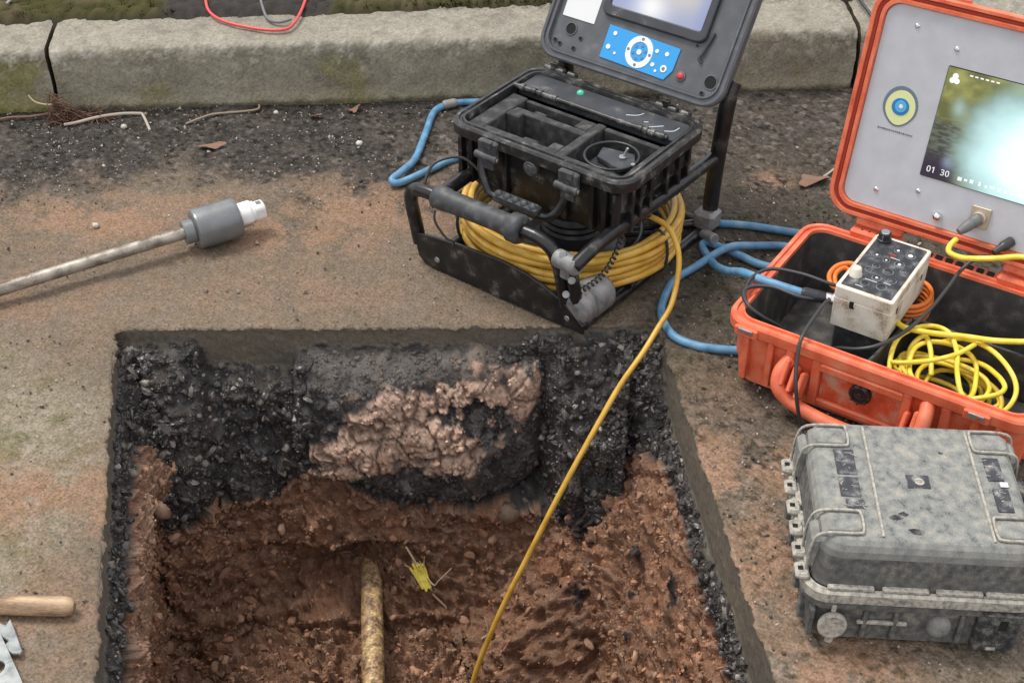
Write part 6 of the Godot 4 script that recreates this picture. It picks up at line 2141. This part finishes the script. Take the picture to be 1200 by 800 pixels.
func build_pit_finds() -> void:
	var t := thing("old_pipe", "old pipe with flaking yellow coating emerging from the clay at the foot of the pit", "pipe")
	var g := Geo.new()
	var p := []
	for k in 14: p.append(Vector3(-0.213, -0.3716, -1.46).lerp(Vector3(-0.168, -0.41, -0.95), k / 13.0))
	tube(g, p, 0.0158, 1, 14)
	put("pipe_body", g, M.old_pipe, t)
	# frayed yellow scrap with roots
	t = thing("yellow_scrap", "frayed bright yellow scrap with pale roots sticking out of the clay wall", "scrap", Vector3(-0.127, -0.354, -1.322))
	var rot := Basis(Vector3(0, 0, 1), 0.42) * Basis(Vector3.RIGHT, -0.45)
	g = Geo.new()
	for k in 13:
		var x := -0.008 + 0.016 * (k % 7) / 6.0
		var z := 0.0 if k < 7 else 0.004
		var top := rng.randf_range(0.012, 0.024)
		var bot := rng.randf_range(-0.022, -0.012)
		var sp := 1.0 + 0.5 * rng.randf()
		tube(g, [rot * Vector3(x * sp + rng.randf_range(-0.002, 0.002), top, z + 0.004 + rng.randf_range(-0.002, 0.003)), rot * Vector3(x, 0.006, z + 0.002), rot * Vector3(x * 0.85, -0.005, z + 0.002), rot * Vector3(x * 0.8 + 0.001, bot, z + 0.002)], rng.randf_range(0.0016, 0.0027), 3, 6, false, 0.7)
	put("yellow_wad", g, M.scrap, t)
	g = Geo.new()
	for k in 18:
		var e := rot * Vector3(rng.randf_range(-0.012, 0.012), rng.randf_range(0.008, 0.02), 0.005)
		tube(g, [e, e + rot * Vector3(rng.randf_range(-0.006, 0.006), rng.randf_range(0.0, 0.012), rng.randf_range(-0.002, 0.005))], 0.0008, 2, 5, false, 0.5)
	put("frayed_fibre", g, M.root, t)
	g = Geo.new()
	tube(g, [Vector3(0.008, 0.0, 0.006), Vector3(0.017, -0.005, 0.014), Vector3(0.023, 0.004, 0.014), Vector3(0.032, 0.014, 0.012), Vector3(0.042, 0.024, 0.008)], 0.0013, 5, 6, false, 0.5)
	tube(g, [Vector3(0.009, -0.016, 0.004), Vector3(0.015, -0.026, 0.012), Vector3(0.026, -0.036, 0.018), Vector3(0.033, -0.046, 0.02), Vector3(0.028, -0.054, 0.02)], 0.0019, 5, 6, false, 0.6)
	tube(g, [Vector3(-0.004, 0.014, 0.002), Vector3(-0.012, 0.03, -0.004), Vector3(-0.022, 0.046, -0.012)], 0.0018, 4, 6, false, 0.8)
	put("pale_root", g, M.root, t)
	t = thing("root_thread", "thin pale root thread curling beside the yellow rod deep in the pit", "root", Vector3(-0.034, -0.396, -1.262))
	g = Geo.new()
	tube(g, [Vector3(-0.004, 0.028, 0.004), Vector3(0.0, 0.014, 0.01), Vector3(0.0, 0.002, 0.012), Vector3(-0.008, -0.006, 0.014), Vector3(-0.012, -0.014, 0.014), Vector3(-0.009, -0.022, 0.014)], 0.0011, 5, 6)
	put("thread", g, M.root, t)
	stone("round grey-brown cobble in the clay just below the broken tarmac", Vector3(-0.005, -0.268, -1.358), Vector3(0.016, 0.016, 0.013), Color(0.19, 0.13, 0.09), 3)
	stone("smooth pale cobble set in the clay at the left side of the pit", Vector3(-0.446, -0.138, -1.234), Vector3(0.009, 0.014, 0.010), Color(0.26, 0.17, 0.115), 8, Vector3(0.3, 0.4, 0.5))

# ------------------------------------------------------------------ litter on the ground
func build_litter() -> void:
	var t := thing("twig", "pale bent twig beside the leaf litter at the kerb joint", "twig", Vector3.ZERO, 0, "twigs along the kerb")
	var g := Geo.new()
	tube(g, [Vector3(-0.733, 0.004, -1.979), Vector3(-0.713, 0.006, -1.983), Vector3(-0.68, 0.008, -1.998), Vector3(-0.643, 0.007, -2.011), Vector3(-0.613, 0.006, -2.013)], 0.0027, 4, 6)
	tube(g, [Vector3(-0.613, 0.006, -2.013), Vector3(-0.604, 0.005, -1.995), Vector3(-0.59, 0.003, -1.963)], 0.0024, 3, 6)
	put("stem", g, M.twig_pale, t)
	t = thing("twig", "thin grey twig below the middle of the long kerb stone", "twig", Vector3.ZERO, 0, "twigs along the kerb")
	g = Geo.new()
	tube(g, [Vector3(-0.535, 0.003, -1.984), Vector3(-0.515, 0.005, -1.998), Vector3(-0.494, 0.006, -2.011), Vector3(-0.447, 0.005, -2.022), Vector3(-0.424, 0.005, -2.03), Vector3(-0.423, 0.006, -2.042)], 0.0019, 4, 6)
	put("stem", g, M.twig, t)
	t = thing("twig", "reddish twig lying against the foot of the mossy left kerb stone", "twig", Vector3.ZERO, 0, "twigs along the kerb")
	g = Geo.new()
	tube(g, [Vector3(-0.87, 0.004, -1.985), Vector3(-0.83, 0.006, -1.999), Vector3(-0.795, 0.006, -2.003), Vector3(-0.765, 0.007, -2.012)], 0.0021, 4, 6)
	put("stem", g, M.leaf, t)
	t = thing("twig", "short pale straw stuck to the mossy kerb stone next to the joint", "twig", Vector3.ZERO, 0, "twigs along the kerb")
	g = Geo.new()
	tube(g, [Vector3(-0.795, 0.038, -2.016), Vector3(-0.785, 0.028, -2.012), Vector3(-0.765, 0.024, -2.01), Vector3(-0.752, 0.025, -2.012)], 0.0013, 4, 6)
	put("stem", g, M.root, t)
	# heap of dead needles
	g = Geo.new()
	var r := RandomNumberGenerator.new()
	r.seed = 12
	for k in 240:
		var f := r.randf()
		var x := -0.757 + 0.085 * f * f + r.randf_range(-0.006, 0.006)
		var h := 0.052 * pow(1.0 - f, 1.6)
		var b := Vector3(x, 0.004 + h * r.randf(), -2.02 - 0.02 * r.randf() + 0.02 * (1.0 - f))
		b.z = maxf(b.z, -2.028) + 0.02 * (1.0 - b.y / 0.06)
		var dd := Vector3(r.randf_range(-0.2, 1.0), r.randf_range(-1.0, 0.25), r.randf_range(-0.1, 0.5)).normalized() * r.randf_range(0.012, 0.034)
		var e := b + dd
		e.y = maxf(e.y, 0.002)
		g.col = Color(1, 1, 1).lerp(Color(2.2, 1.9, 1.7) * 0.5, r.randf()) * r.randf_range(0.5, 1.2)
		tube(g, [b, b.lerp(e, 0.5) + Vector3(0, 0.002, 0), e], r.randf_range(0.0006, 0.0013), 1, 4)
	var hp := put("dead_needles", g, M.needle)
	tag(hp, "heap of brown dead pine needles in the kerb joint", "leaf litter", "", "stuff")
	# leaves and scraps of clay
	var k := 0
	for q in [[0.461, -1.803, 0.027, 0.013, 0.4, "reddish-brown crushed leaf on the gravel left of the orange lid"], [-0.262, -2.028, 0.013, 0.008, 1.2, "small curled brown leaf at the foot of the long kerb stone"], [-0.325, -2.005, 0.01, 0.006, 0.3, "tiny reddish leaf scrap near the kerb, left of the blue hose bend"], [-0.478, -1.905, 0.02, 0.008, 0.2, "flat tan leaf on the dark tarmac below the thin grey twig"]]:
		g = Geo.new()
		var p := []
		for i in 14:
			var a := i * TAU / 14
			var rr := 1.0 + 0.25 * sin(a * 3.0 + k) + r.randf_range(-0.12, 0.12)
			p.append(Vector2(cos(a) * q[2] * rr, sin(a) * q[3] * rr))
		plate(g, p, 0.0, 0.0012, 0.0003)
		for i in g.v.size():
			g.v[i].y += 0.004 * sin(g.v[i].x * 120.0 + k) * sin(g.v[i].z * 150.0) + 0.004
		var o := put("leaf", g, M.leaf)
		o.position = Vector3(q[0], 0.0025, q[1])
		o.rotation.y = q[4]
		tag(o, q[5], "leaf", "leaves on the road")
		k += 1
	t = thing("twig", "pale splinter beside the crushed leaf near the orange lid", "twig", Vector3.ZERO, 0, "twigs along the kerb")
	g = Geo.new()
	tube(g, [Vector3(0.478, 0.004, -1.812), Vector3(0.49, 0.005, -1.824), Vector3(0.503, 0.004, -1.84)], 0.0018, 3, 6)
	put("stem", g, M.twig_pale, t)
	stone("white pebble on the dark tarmac under the pale bent twig", Vector3(-0.634, 0.004, -1.972), Vector3(0.005, 0.004, 0.0045), Color(0.5, 0.46, 0.4), 1)
	stone("white chip at the kerb foot near the leaf litter", Vector3(-0.392, 0.004, -2.02), Vector3(0.004, 0.003, 0.0035), Color(0.55, 0.52, 0.47), 2)
	stone("pale chip on the mud halfway between the kerb and the steel rod", Vector3(-0.61, 0.003, -1.68), Vector3(0.005, 0.004, 0.004), Color(0.55, 0.5, 0.42), 4)
	stone("white chip on the dark gravel left of the blue hose bend", Vector3(-0.245, 0.003, -1.92), Vector3(0.005, 0.004, 0.005), Color(0.6, 0.57, 0.5), 5)
